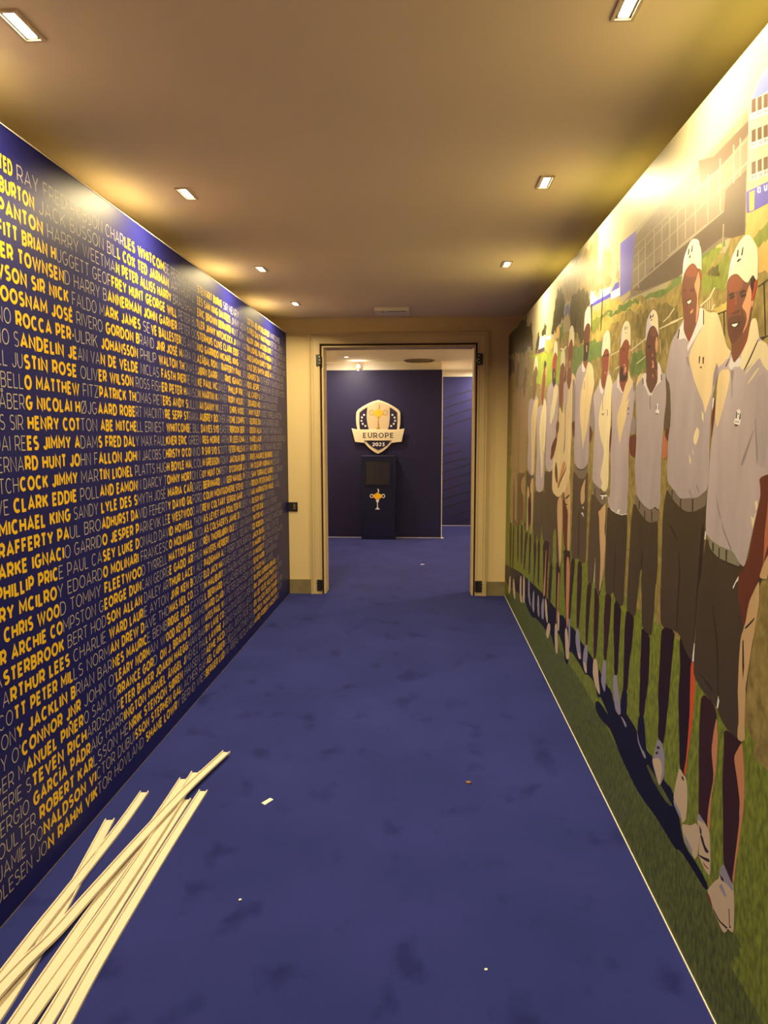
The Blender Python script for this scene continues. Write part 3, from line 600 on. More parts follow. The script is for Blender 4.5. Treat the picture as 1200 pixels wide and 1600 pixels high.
  ('shorts','grn',"2299,966 2286,969 2289,946 2304,902 2309,943 2293,946 2295,929 2310,864 2328,854"),
  ('shorts','sod',"2294,1029 2283,1028 2286,969 2301,966"),
  ('belt','belt2',"2400,1207 2336,1189 2290,1175 2233,1169 2200,1172 2136,1180 2138,1146 2182,1137 2221,1129 2256,1130 2293,1139 2346,1153 2390,1177"),
  ('belt','beltd',"2348,1188 2335,1185 2335,1158 2346,1159"),
  ('belt','beltd',"2216,1165 2205,1166 2202,1135 2212,1134"),
  ('belt','beltd',"2285,1160 2274,1161 2272,1135 2282,1137"),
  ('belt','beltd',"2268,1171 2233,1167 2200,1174 2181,1184 2147,1176 2154,1173 2184,1180 2219,1166"),
  ('polo_shirt','sh2',"2212,1626 2181,1604 2166,1583 2122,1575 2098,1546 2086,1490 2111,1510 2119,1474 2130,1441 2135,1410 2143,1349 2135,1210 2129,1228 2137,1186 2148,1176 2181,1184 2200,1174 2233,1168 2297,1177 2352,1194 2385,1212 2372,1189 2385,1229 2404,1285 2403,1320 2397,1389 2406,1458 2424,1527 2433,1549 2413,1575 2354,1588 2316,1600 2315,1563 2265,1524 2225,1546 2204,1563"),
  ('polo_shirt','shl2',"2421,1578 2393,1598 2356,1600 2347,1585 2390,1575 2426,1555"),
  ('polo_shirt','shw',"2357,1595 2316,1598 2317,1563 2265,1524 2224,1545 2202,1563 2212,1625 2180,1602 2164,1560 2187,1555 2231,1541 2264,1515 2289,1525 2325,1553 2351,1564"),
  ('polo_shirt','ink',"2357,1584 2348,1583 2342,1563 2351,1561"),
  ('polo_shirt','ink',"2176,1580 2169,1579 2165,1562 2173,1561"),
  ('polo_shirt','shf',"2275,1524 2262,1523 2262,1498 2256,1480 2267,1480 2276,1499"),
  ('polo_shirt','white',"2216,1470 2207,1476 2209,1492 2196,1495 2184,1489 2182,1475 2175,1467 2195,1464"),
  ('polo_shirt','ink',"2209,1477 2208,1490 2202,1492 2203,1476"),
  ('polo_shirt','ink',"2189,1476 2190,1490 2185,1488 2183,1475"),
  ('polo_shirt','ink',"2212,1465 2187,1465 2199,1461"),
  ('body','fdark',"2335,1693 2317,1721 2295,1735 2264,1735 2240,1724 2222,1709 2216,1686 2217,1670 2230,1647 2225,1625 2209,1605 2204,1563 2225,1546 2265,1524 2319,1564 2316,1596 2328,1638 2337,1667"),
  ('body','fshade',"2300,1725 2264,1732 2232,1715 2237,1697 2291,1707"),
  ('body','flit',"2231,1700 2218,1686 2212,1667 2227,1644 2241,1671 2238,1685"),
  ('body','hair',"2316,1682 2281,1678 2286,1668 2311,1671"),
  ('body','flit',"2266,1653 2255,1641 2266,1642"),
  ('body','flit',"2269,1630 2251,1626 2243,1606 2265,1606 2257,1618"),
  ('body','flit',"2256,1586 2245,1585 2249,1573"),
  ('body','ffore',"2228,1599 2210,1595 2209,1574 2219,1578"),
  ('cap','capsh',"2339,1694 2340,1720 2335,1751 2320,1770 2294,1783 2271,1785 2243,1774 2225,1757 2218,1729 2210,1702 2205,1694 2225,1710 2240,1724 2264,1735 2295,1735 2317,1721 2329,1701"),
  ('cap','cap',"2300,1776 2270,1784 2243,1774 2225,1757 2218,1729 2213,1704 2237,1724 2261,1736 2288,1737 2304,1753"),
  ('cap','ink',"2305,1763 2300,1773 2288,1769 2291,1760"),
  ('cap','ink',"2282,1763 2272,1771 2265,1769 2272,1760"),
  ('cap','ink',"2299,1757 2276,1757 2283,1752"),
 ],
 [
  ('shoe1','shoeg',"2076,491 2046,501 2026,494 2009,474 2002,418 2014,398 2030,374 2044,363 2073,376 2109,400 2114,413 2097,435 2085,468"),
  ('shoe1','shoe',"2110,415 2058,443 2035,441 2021,419 2030,399 2033,373 2048,364 2074,384 2105,402"),
  ('shoe1','ink',"2077,471 2055,479 2050,473 2076,462"),
  ('shoe1','ink',"2086,448 2064,461 2065,450 2085,441"),
  ('shoe2','shoe',"1893,494 1860,491 1842,490 1828,470 1822,420 1829,380 1829,379 1851,355 1859,364 1868,376 1882,370 1925,383 1918,420 1904,459"),
  ('shoe2','shoeg',"1927,382 1898,381 1867,376 1858,364 1881,362 1916,371"),
  ('shoe2','ink',"1867,483 1852,479 1858,472 1873,474"),
  ('body','legdd',"2079,839 1967,858 1978,802 1987,720 1995,634 2003,597 2015,526 2024,498 2067,500 2073,509 2071,569 2088,637 2084,686 2082,770"),
  ('body','legdd',"1935,856 1891,832 1859,813 1827,812 1824,789 1809,770 1811,706 1809,741 1811,676 1820,619 1834,561 1840,523 1843,492 1860,489 1890,496 1896,545 1916,646 1922,699 1917,770"),
  ('body','legr',"1844,808 1822,813 1823,789 1808,770 1808,707 1809,741 1811,676 1820,619 1834,561 1840,523 1843,492 1859,495 1845,542 1838,625 1836,678 1841,729 1839,703 1841,746"),
  ('shorts','so',"2080,1249 2100,1206 2109,1165 2105,1085 2101,950 2099,903 2087,839 2026,847 1964,857 1931,855 1894,830 1859,814 1833,811 1830,862 1825,874 1812,1013 1791,1111 1788,1225 1792,1257 1895,1235"),
  ('shorts','sod',"1972,1090 1951,1046 1943,981 1947,1016 1952,939 1953,862 1960,860 1960,949 1957,1014 1958,1032"),
  ('shorts','sod',"2062,1150 2023,1139 1984,1116 1991,1112 2030,1133"),
  ('shorts','sod',"1816,1175 1799,1177 1799,1085 1808,1011 1812,1043 1828,921 1830,862 1833,861 1830,944"),
  ('shorts','white',"1827,864 1820,860 1822,816 1834,811 1834,827"),
  ('belt','belt2',"2078,1250 2036,1246 1970,1231 1903,1233 1819,1250 1792,1262 1792,1226 1821,1216 1868,1201 1925,1195 1966,1201 2018,1214 2069,1237"),
  ('belt','beltd',"1973,1226 1964,1226 1962,1200 1971,1202"),
  ('belt','beltd',"1887,1233 1877,1234 1875,1202 1884,1200"),
  ('belt','beltd',"2069,1237 2018,1214 1966,1200 1925,1195 1868,1201 1868,1198 1931,1191 1976,1198 2032,1215"),
  ('belt','beltd',"2043,1245 2034,1245 2033,1220 2041,1225"),
  ('polo_shirt','standd',"2138,1578 2107,1576 2084,1518 2070,1427 2089,1419 2125,1411 2136,1431 2117,1506"),
  ('body','arm',"2125,1407 2086,1421 2081,1399 2092,1378"),
  ('body','arml',"2133,1407 2092,1378 2091,1337 2134,1325 2138,1375"),
  ('body','arm',"1782,1392 1785,1434 1779,1478 1767,1490 1764,1445 1772,1399"),
  ('body','white',"1785,1489 1775,1489 1778,1469 1785,1458"),
  ('polo_shirt','sh2',"2006,1715 2043,1692 2094,1667 2112,1636 2127,1603 2130,1566 2091,1543 2072,1440 2092,1384 2085,1311 2088,1300 2079,1262 2038,1251 1985,1230 1963,1227 1904,1234 1854,1239 1819,1252 1785,1267 1784,1325 1791,1390 1786,1489 1769,1522 1760,1539 1744,1559 1713,1574 1701,1591 1717,1605 1739,1637 1760,1668 1778,1691 1801,1697 1830,1700 1863,1715 1895,1727 1903,1694 1938,1659 1959,1645 2001,1681 2003,1702"),
  ('polo_shirt','shl2',"1895,1725 1865,1715 1830,1700 1800,1697 1779,1691 1760,1668 1738,1637 1716,1604 1693,1591 1690,1591 1701,1578 1717,1571 1762,1559 1787,1548 1790,1500 1804,1483 1817,1468 1826,1451 1841,1481 1874,1508 1909,1542 1940,1582 1955,1605 1939,1629 1937,1625 1912,1647 1867,1671"),
  ('polo_shirt','shw',"1900,1724 1870,1714 1863,1678 1892,1662 1957,1628 1962,1620 1971,1634 1959,1643 1916,1676 1904,1694"),
  ('polo_shirt','shw',"2034,1693 2011,1703 2003,1714 1999,1699 2001,1680 1962,1645 1988,1661 2036,1661 2043,1669"),
  ('polo_shirt','ink',"1870,1713 1864,1713 1860,1677 1866,1676"),
  ('polo_shirt','ink',"2048,1668 2039,1692 2031,1689 2039,1663"),
  ('polo_shirt','shf',"1976,1612 1955,1605 1945,1573 1967,1592"),
  ('polo_shirt','shf',"1769,1572 1760,1563 1760,1541 1771,1521 1784,1517 1785,1548"),
  ('polo_shirt','ink',"1884,1599 1875,1600 1877,1580 1883,1583"),
  ('polo_shirt','ink',"1859,1595 1849,1595 1850,1577 1857,1579"),
  ('polo_shirt','ink',"1877,1573 1858,1572 1866,1567"),
  ('polo_shirt','shl',"1848,1461 1835,1451 1834,1431 1846,1442"),
  ('polo_shirt','shl',"1876,1422 1857,1410 1861,1394 1876,1373 1895,1380 1895,1399"),
  ('polo_shirt','shl',"1904,1366 1887,1351 1895,1351"),
  ('polo_shirt','shl',"1924,1352 1905,1333 1911,1320"),
  ('polo_shirt','shf',"1907,1260 1885,1238 1891,1235 1909,1251"),
  ('polo_shirt','shf',"1858,1276 1838,1254 1843,1251 1860,1266"),
  ('body','fshade',"2032,1807 2020,1832 2004,1843 1979,1849 1956,1849 1935,1838 1917,1825 1904,1822 1894,1804 1893,1780 1903,1768 1904,1732 1894,1723 1897,1703 1906,1689 1936,1662 1959,1644 2002,1680 2004,1704 2003,1714 2020,1755 2031,1783"),
  ('body','ffore',"2014,1830 1978,1847 1956,1846 1935,1835 1922,1822 1926,1807 1972,1817"),
  ('body','fdark',"1971,1784 1934,1781 1930,1774 1964,1775"),
  ('body','fdark',"2022,1794 1998,1791 1994,1784 2018,1787"),
  ('body','fdark',"2000,1760 1953,1759 1946,1753 1957,1743 1986,1746"),
  ('body','flit',"1914,1820 1904,1806 1897,1785 1898,1777 1906,1755 1904,1734 1897,1723 1905,1696 1917,1684 1915,1724 1913,1756 1940,1788 1925,1801"),
  ('body','ear',"1909,1823 1894,1804 1896,1788 1906,1807"),
  ('body','teeth',"1986,1755 1954,1755 1958,1748 1975,1747"),
  ('body','flit',"1959,1724 1937,1729 1940,1721 1954,1718"),
  ('body','fred',"1977,1668 1937,1667 1959,1645"),
  ('cap','cap',"2035,1807 2029,1832 2028,1867 2018,1884 1996,1901 1980,1910 1964,1912 1932,1903 1918,1894 1914,1884 1902,1871 1896,1848 1894,1824 1889,1815 1907,1824 1920,1826 1935,1839 1956,1849 1979,1849 2004,1843 2020,1832"),
  ('cap','capsh',"2027,1829 2028,1867 2018,1884 1996,1901 1990,1895 2002,1874 2005,1854 2018,1835"),
  ('cap','ink',"1996,1880 1991,1896 1983,1890 1987,1877"),
  ('cap','ink',"1972,1881 1967,1897 1960,1894 1963,1878"),
  ('cap','ink',"1986,1869 1982,1874 1972,1873 1976,1866"),
 ],
 [
  ('shoe1','shoe',"1857,349 1831,364 1792,383 1753,415 1734,387 1740,334 1756,311 1773,313 1832,315"),
  ('shoe1','shoeg',"1842,333 1806,333 1778,326 1773,312 1818,315"),
  ('shoe1','shoe',"1754,424 1746,441 1734,443 1697,439 1678,435 1670,413 1657,331 1683,324 1717,330 1734,338 1734,387"),
  ('shoe1','shoeg',"1752,438 1734,443 1706,439 1732,429 1754,422"),
  ('shoe1','ink',"1731,396 1716,400 1699,385 1673,384 1675,380 1694,369 1714,379 1727,388"),
  ('shoe1','ink',"1735,339 1698,354 1670,368 1666,360 1706,344 1731,337"),
  ('shoe1','ear',"1707,337 1694,338 1666,343 1678,337 1699,333"),
  ('shoe1','ink',"1740,417 1724,411 1721,400 1732,397"),
  ('shoe2','shoe',"1593,407 1574,400 1547,390 1535,391 1525,340 1522,284 1541,275 1551,274 1562,254 1577,246 1599,251 1628,259 1652,263 1671,274 1667,292 1637,330 1609,358 1609,378"),
  ('shoe2','shoeg',"1593,407 1569,399 1542,389 1533,373 1566,372 1586,364 1610,365 1607,381"),
  ('shoe2','ink',"1608,369 1587,371 1583,366 1599,360"),
  ('shoe2','fshade',"1671,282 1654,279 1633,263 1652,261 1671,269"),
  ('shoe2','beltd',"1635,265 1595,261 1551,275 1558,267 1600,255 1633,261"),
  ('shoe2','beltd',"1553,320 1549,323 1542,284 1545,281"),
  ('shoe2','ink',"1545,284 1538,289 1537,285 1543,280"),
  ('shoe2','shoeg',"1610,338 1595,353 1567,343 1574,334"),
  ('body','legd',"1766,754 1688,755 1667,732 1656,679 1656,632 1661,581 1673,538 1677,499 1679,465 1675,459 1678,435 1697,439 1734,443 1747,444 1748,450 1755,534 1763,581 1769,680"),
  ('body','legl',"1668,733 1656,679 1656,632 1661,581 1673,538 1677,499 1675,459 1678,435 1691,438 1692,474 1683,521 1667,578 1683,619 1689,641 1680,693"),
  ('body','legd',"1628,720 1557,725 1534,727 1527,711 1516,676 1509,636 1508,592 1509,577 1515,529 1526,466 1533,418 1535,391 1547,390 1574,400 1593,407 1607,522 1619,578 1620,625 1620,672"),
  ('body','legl',"1534,727 1527,711 1516,676 1509,636 1508,592 1509,577 1515,529 1526,466 1533,418 1535,391 1543,397 1538,436 1530,497 1524,546 1527,571 1527,593 1547,638 1559,659 1567,679 1550,704"),
  ('shorts','so',"1779,1150 1791,1110 1798,1074 1812,1013 1818,946 1822,875 1824,811 1820,778 1766,762 1715,755 1680,754 1665,749 1641,733 1602,722 1557,725 1536,727 1516,740 1524,766 1527,845 1518,914 1507,963 1498,1009 1489,1051 1494,1097 1448,1116 1455,1180 1563,1121 1612,1124 1681,1130"),
  ('shorts','sol',"1554,977 1546,1000 1537,1034 1530,1050 1505,1085 1494,1097 1489,1050 1498,1009 1503,978 1509,962 1518,914 1530,849 1527,846 1524,766 1516,740 1536,727 1555,725 1556,751 1552,763 1565,831 1565,825 1568,907 1565,954 1556,973"),
  ('shorts','sol',"1483,1132 1467,1163 1463,1164 1456,1107 1491,1102 1496,1110"),
  ('shorts','sod',"1556,948 1551,954 1541,896 1543,864 1550,893"),
  ('shorts','sod',"1550,980 1528,997 1504,1017 1508,1008 1543,979"),
  ('shorts','sod',"1728,1004 1712,969 1682,906 1660,767 1666,765 1688,900 1717,966"),
  ('shorts','sod',"1788,799 1718,791 1695,785 1701,782 1729,785"),
  ('shorts','white',"1666,783 1658,773 1664,751 1671,752"),
  ('shorts','white',"1590,1089 1588,1080 1604,1069 1614,1053 1620,1054 1604,1074"),
  ('shorts','white',"1790,1162 1782,1157 1786,1140 1793,1140"),
  ('belt','belt',"1773,1151 1739,1143 1685,1138 1626,1138 1589,1116 1588,1111 1599,1108 1657,1108 1702,1108 1735,1116 1758,1125"),
  ('belt','beltd',"1744,1139 1734,1140 1732,1118 1741,1120"),
  ('belt','beltd',"1666,1134 1657,1135 1656,1108 1663,1108"),
  ('belt','beltd',"1705,1132 1698,1134 1697,1109 1704,1109"),
  ('belt','beltd',"1767,1127 1735,1115 1702,1108 1656,1107 1599,1107 1588,1111 1590,1106 1603,1103 1659,1104 1705,1104 1738,1112"),
  ('body','arm',"1520,1311 1483,1324 1422,1331 1408,1213 1466,1154 1483,1132 1495,1105 1516,1075 1512,1074 1530,1050 1540,1028 1544,1001 1552,981 1562,990 1579,1018 1590,1046 1593,1076 1590,1092 1563,1111 1546,1150 1533,1199 1519,1239 1511,1271 1511,1290"),
  ('body','arml',"1476,1292 1463,1182 1474,1158 1483,1132 1482,1160 1483,1198 1478,1244"),
  ('body','fshade',"1730,1757 1713,1763 1692,1762 1675,1758 1658,1747 1640,1735 1624,1728 1611,1727 1610,1718 1603,1708 1599,1696 1595,1672 1597,1664 1601,1646 1604,1624 1609,1605 1626,1581 1625,1589 1646,1574 1663,1564 1674,1559 1684,1570 1688,1587 1693,1614 1688,1601 1695,1611 1716,1637 1727,1675 1728,1703"),
  ('body','ffore',"1727,1753 1713,1761 1692,1761 1675,1756 1658,1745 1644,1735 1651,1723 1675,1719 1700,1724 1720,1726"),
  ('body','fdark',"1719,1665 1694,1670 1652,1665 1623,1656 1625,1634 1646,1618 1682,1605 1695,1611 1713,1633"),
  ('body','fred',"1724,1711 1685,1705 1678,1679 1703,1677 1720,1676"),
  ('body','fred',"1601,1644 1604,1624 1609,1605 1626,1581 1642,1583 1647,1591 1622,1612 1615,1633"),
  ('body','flit',"1613,1725 1607,1716 1603,1708 1601,1696 1602,1687 1599,1678 1604,1670 1609,1647 1620,1632 1639,1621 1627,1635 1617,1648 1623,1666 1646,1681 1639,1690 1628,1700 1624,1711"),
  ('body','hair',"1612,1735 1599,1741 1587,1728 1594,1725 1592,1713 1598,1704 1601,1696 1603,1708 1611,1720"),
  ('body','ear',"1590,1725 1578,1725 1579,1712 1585,1698 1591,1685 1600,1690 1600,1700 1593,1708 1593,1718"),
  ('body','flit',"1600,1686 1590,1685 1590,1676 1597,1671"),
  ('body','hair',"1715,1714 1691,1716 1686,1712 1707,1709"),
  ('body','hair',"1720,1721 1696,1723 1688,1718 1713,1717"),
  ('body','hair',"1656,1709 1633,1708 1626,1703 1640,1701 1653,1703"),
  ('body','hair',"1662,1715 1642,1718 1626,1712 1642,1712 1657,1710"),
  ('body','ffore',"1686,1718 1677,1716 1672,1691 1682,1691"),
  ('body','fdark',"1700,1677 1682,1678 1658,1679 1654,1672 1677,1670 1692,1672"),
  ('body','hair',"1705,1654 1679,1653 1649,1650 1662,1641 1678,1640 1694,1645"),
  ('body','teeth',"1696,1651 1661,1649 1668,1644 1678,1643 1689,1646"),
  ('body','fdark',"1646,1679 1636,1665 1642,1649 1647,1652 1644,1667 1649,1676"),
  ('polo_shirt','sh',"1609,1605 1600,1638 1592,1648 1572,1645 1556,1607 1550,1600 1520,1585 1435,1547 1404,1330 1483,1320 1520,1310 1514,1293 1510,1274 1517,1251 1535,1199 1551,1149 1565,1111 1591,1116 1627,1137 1655,1137 1711,1138 1772,1149 1788,1163 1790,1224 1785,1265 1783,1315 1782,1346 1775,1401 1764,1445 1761,1508 1757,1541 1747,1559 1720,1573 1701,1578 1690,1587 1674,1560 1646,1574 1625,1589"),
  ('polo_shirt','sh2',"1557,1521 1510,1528 1487,1334 1530,1332 1554,1429 1552,1477"),
  ('polo_shirt','shl2',"1757,1541 1735,1554 1690,1548 1691,1519 1723,1454 1749,1412 1764,1445 1761,1507"),
  ('polo_shirt','shl',"1554,1599 1511,1583 1504,1527 1527,1540 1550,1563 1577,1553 1600,1546 1617,1540 1581,1580"),
  ('polo_shirt','shl',"1592,1648 1571,1645 1556,1608 1557,1600 1570,1588 1581,1580 1619,1540 1643,1550 1626,1562 1641,1572 1625,1589 1609,1605 1600,1637"),
  ('polo_shirt','shw',"1686,1578 1672,1560 1646,1573 1626,1562 1643,1550 1667,1554 1685,1547 1701,1557 1692,1571"),
  ('polo_shirt','ink',"1621,1541 1615,1540 1587,1565 1556,1599 1561,1600 1592,1568"),
  ('polo_shirt','ink',"1718,1559 1700,1575 1697,1574 1713,1557"),
  ('polo_shirt','shl',"1616,1532 1581,1551 1549,1564 1547,1561 1573,1549 1609,1532"),
  ('polo_shirt','shl',"1599,1510 1574,1528 1550,1541 1546,1539 1566,1525 1594,1510"),
  ('polo_shirt','shf',"1554,1433 1550,1433 1531,1353 1533,1334 1545,1382"),
  ('polo_shirt','shf',"1613,1335 1560,1410 1556,1408 1599,1331"),
  ('polo_shirt','shf',"1689,1546 1670,1546 1674,1518 1672,1485 1676,1485 1679,1518"),
  ('polo_shirt','shf',"1698,1203 1680,1179 1642,1149 1631,1138 1641,1138 1657,1153 1688,1178"),
  ('polo_shirt','shf',"1737,1266 1723,1235 1698,1203 1703,1200 1728,1232"),
  ('polo_shirt','shl',"1534,1259 1524,1262 1519,1251 1527,1238"),
  ('polo_shirt','shl',"1549,1228 1536,1222 1531,1232 1524,1239 1535,1201 1541,1210"),
  ('polo_shirt','white',"1650,1435 1650,1452 1634,1458 1623,1451 1622,1433 1625,1421 1641,1423 1657,1425 1655,1434"),
  ('polo_shirt','ink',"1649,1437 1648,1451 1643,1453 1642,1437"),
  ('polo_shirt','ink',"1631,1435 1627,1450 1623,1445 1624,1433"),
  ('polo_shirt','ink',"1640,1448 1634,1448 1635,1444 1639,1444"),
  ('polo_shirt','shf',"1651,1431 1629,1429 1630,1427 1652,1429"),
  ('polo_shirt','ink',"1655,1424 1630,1422 1645,1418"),
  ('cap','cap',"1749,1738 1734,1754 1728,1760 1726,1774 1721,1791 1710,1806 1695,1818 1676,1829 1654,1835 1637,1834 1623,1828 1608,1816 1591,1799 1582,1783 1579,1766 1577,1741 1577,1725 1585,1727 1599,1741 1612,1735 1622,1728 1640,1735 1658,1747 1675,1758 1692,1763 1713,1763 1730,1756 1740,1745"),
  ('cap','capsh',"1728,1760 1726,1774 1721,1791 1710,1806 1695,1818 1695,1799 1699,1786 1707,1777 1716,1769"),
  ('cap','ink',"1687,1798 1685,1812 1678,1814 1678,1798"),
  ('cap','ink',"1664,1796 1659,1812 1653,1812 1656,1795"),
  ('cap','capsh',"1684,1789 1676,1796 1659,1794 1660,1789 1677,1787"),
  ('cap','ink',"1685,1788 1677,1791 1660,1789 1663,1787 1678,1785"),
 ],
]
PRINT = {'cap':(230, 212, 164), 'capsh':(205, 190, 185), 'ink':(62, 45, 48), 'fshade':(122, 76, 54), 'ffore':(146, 84, 56), 'flit':(214, 150, 100), 'fdark':(102, 62, 45), 'hair':(58, 42, 34), 'ear':(168, 62, 42), 'teeth':(232, 222, 196), 'legd':(60, 32, 26), 'legdd':(42, 21, 22), 'legl':(208, 136, 90), 'arm':(106, 54, 36), 'arml':(188, 112, 72), 'sh':(186, 166, 155), 'sh2':(176, 158, 148), 'shl':(234, 212, 156), 'shl2':(228, 198, 138), 'shf':(150, 132, 122), 'shw':(226, 212, 190), 'belt':(140, 132, 100), 'belt2':(124, 108, 88), 'beltd':(66, 52, 36), 'so':(74, 60, 40), 'so2':(90, 72, 50), 'sod':(52, 40, 26), 'sol':(208, 168, 114), 'shoe':(212, 184, 144), 'shoeg':(156, 146, 154), 'shoed':(24, 22, 40), 'white':(238, 228, 206), 'fred':(138, 70, 46), 'legr':(214, 88, 42), 'dull':(172, 138, 90), 'dull2':(122, 88, 54), 'dull3':(116, 82, 50), 'sky':(168, 152, 108), 'lawn':(122, 130, 36), 'lawnlo':(96, 102, 38), 'shadow':(22, 20, 34), 'stand':(126, 108, 82), 'standd':(96, 78, 58), 'lat':(152, 136, 102), 'bluebox':(104, 96, 158), 'hotel':(178, 162, 118), 'win':(92, 66, 50), 'roofb':(98, 106, 176), 'banner':(82, 74, 160), 'hill':(214, 164, 84), 'ylw':(186, 160, 78), 'grn':(130, 134, 52), 'grn2':(104, 122, 56), 'rough':(150, 128, 66), 'roughd':(126, 108, 54), 'tree':(64, 56, 32), 'tree2':(82, 72, 44), 'treeh':(140, 120, 76), 'tent':(112, 108, 146), 'lblue':(176, 192, 190), 'purple':(80, 64, 72), 'rail':(214, 196, 146), 'post':(52, 42, 30), 'bright':(156, 166, 46), 'hotrail':(206, 196, 170), 'pat':(112, 74, 36), 'fing':(236, 214, 166), 'org':(200, 140, 88), 'bushd':(96, 88, 44)}
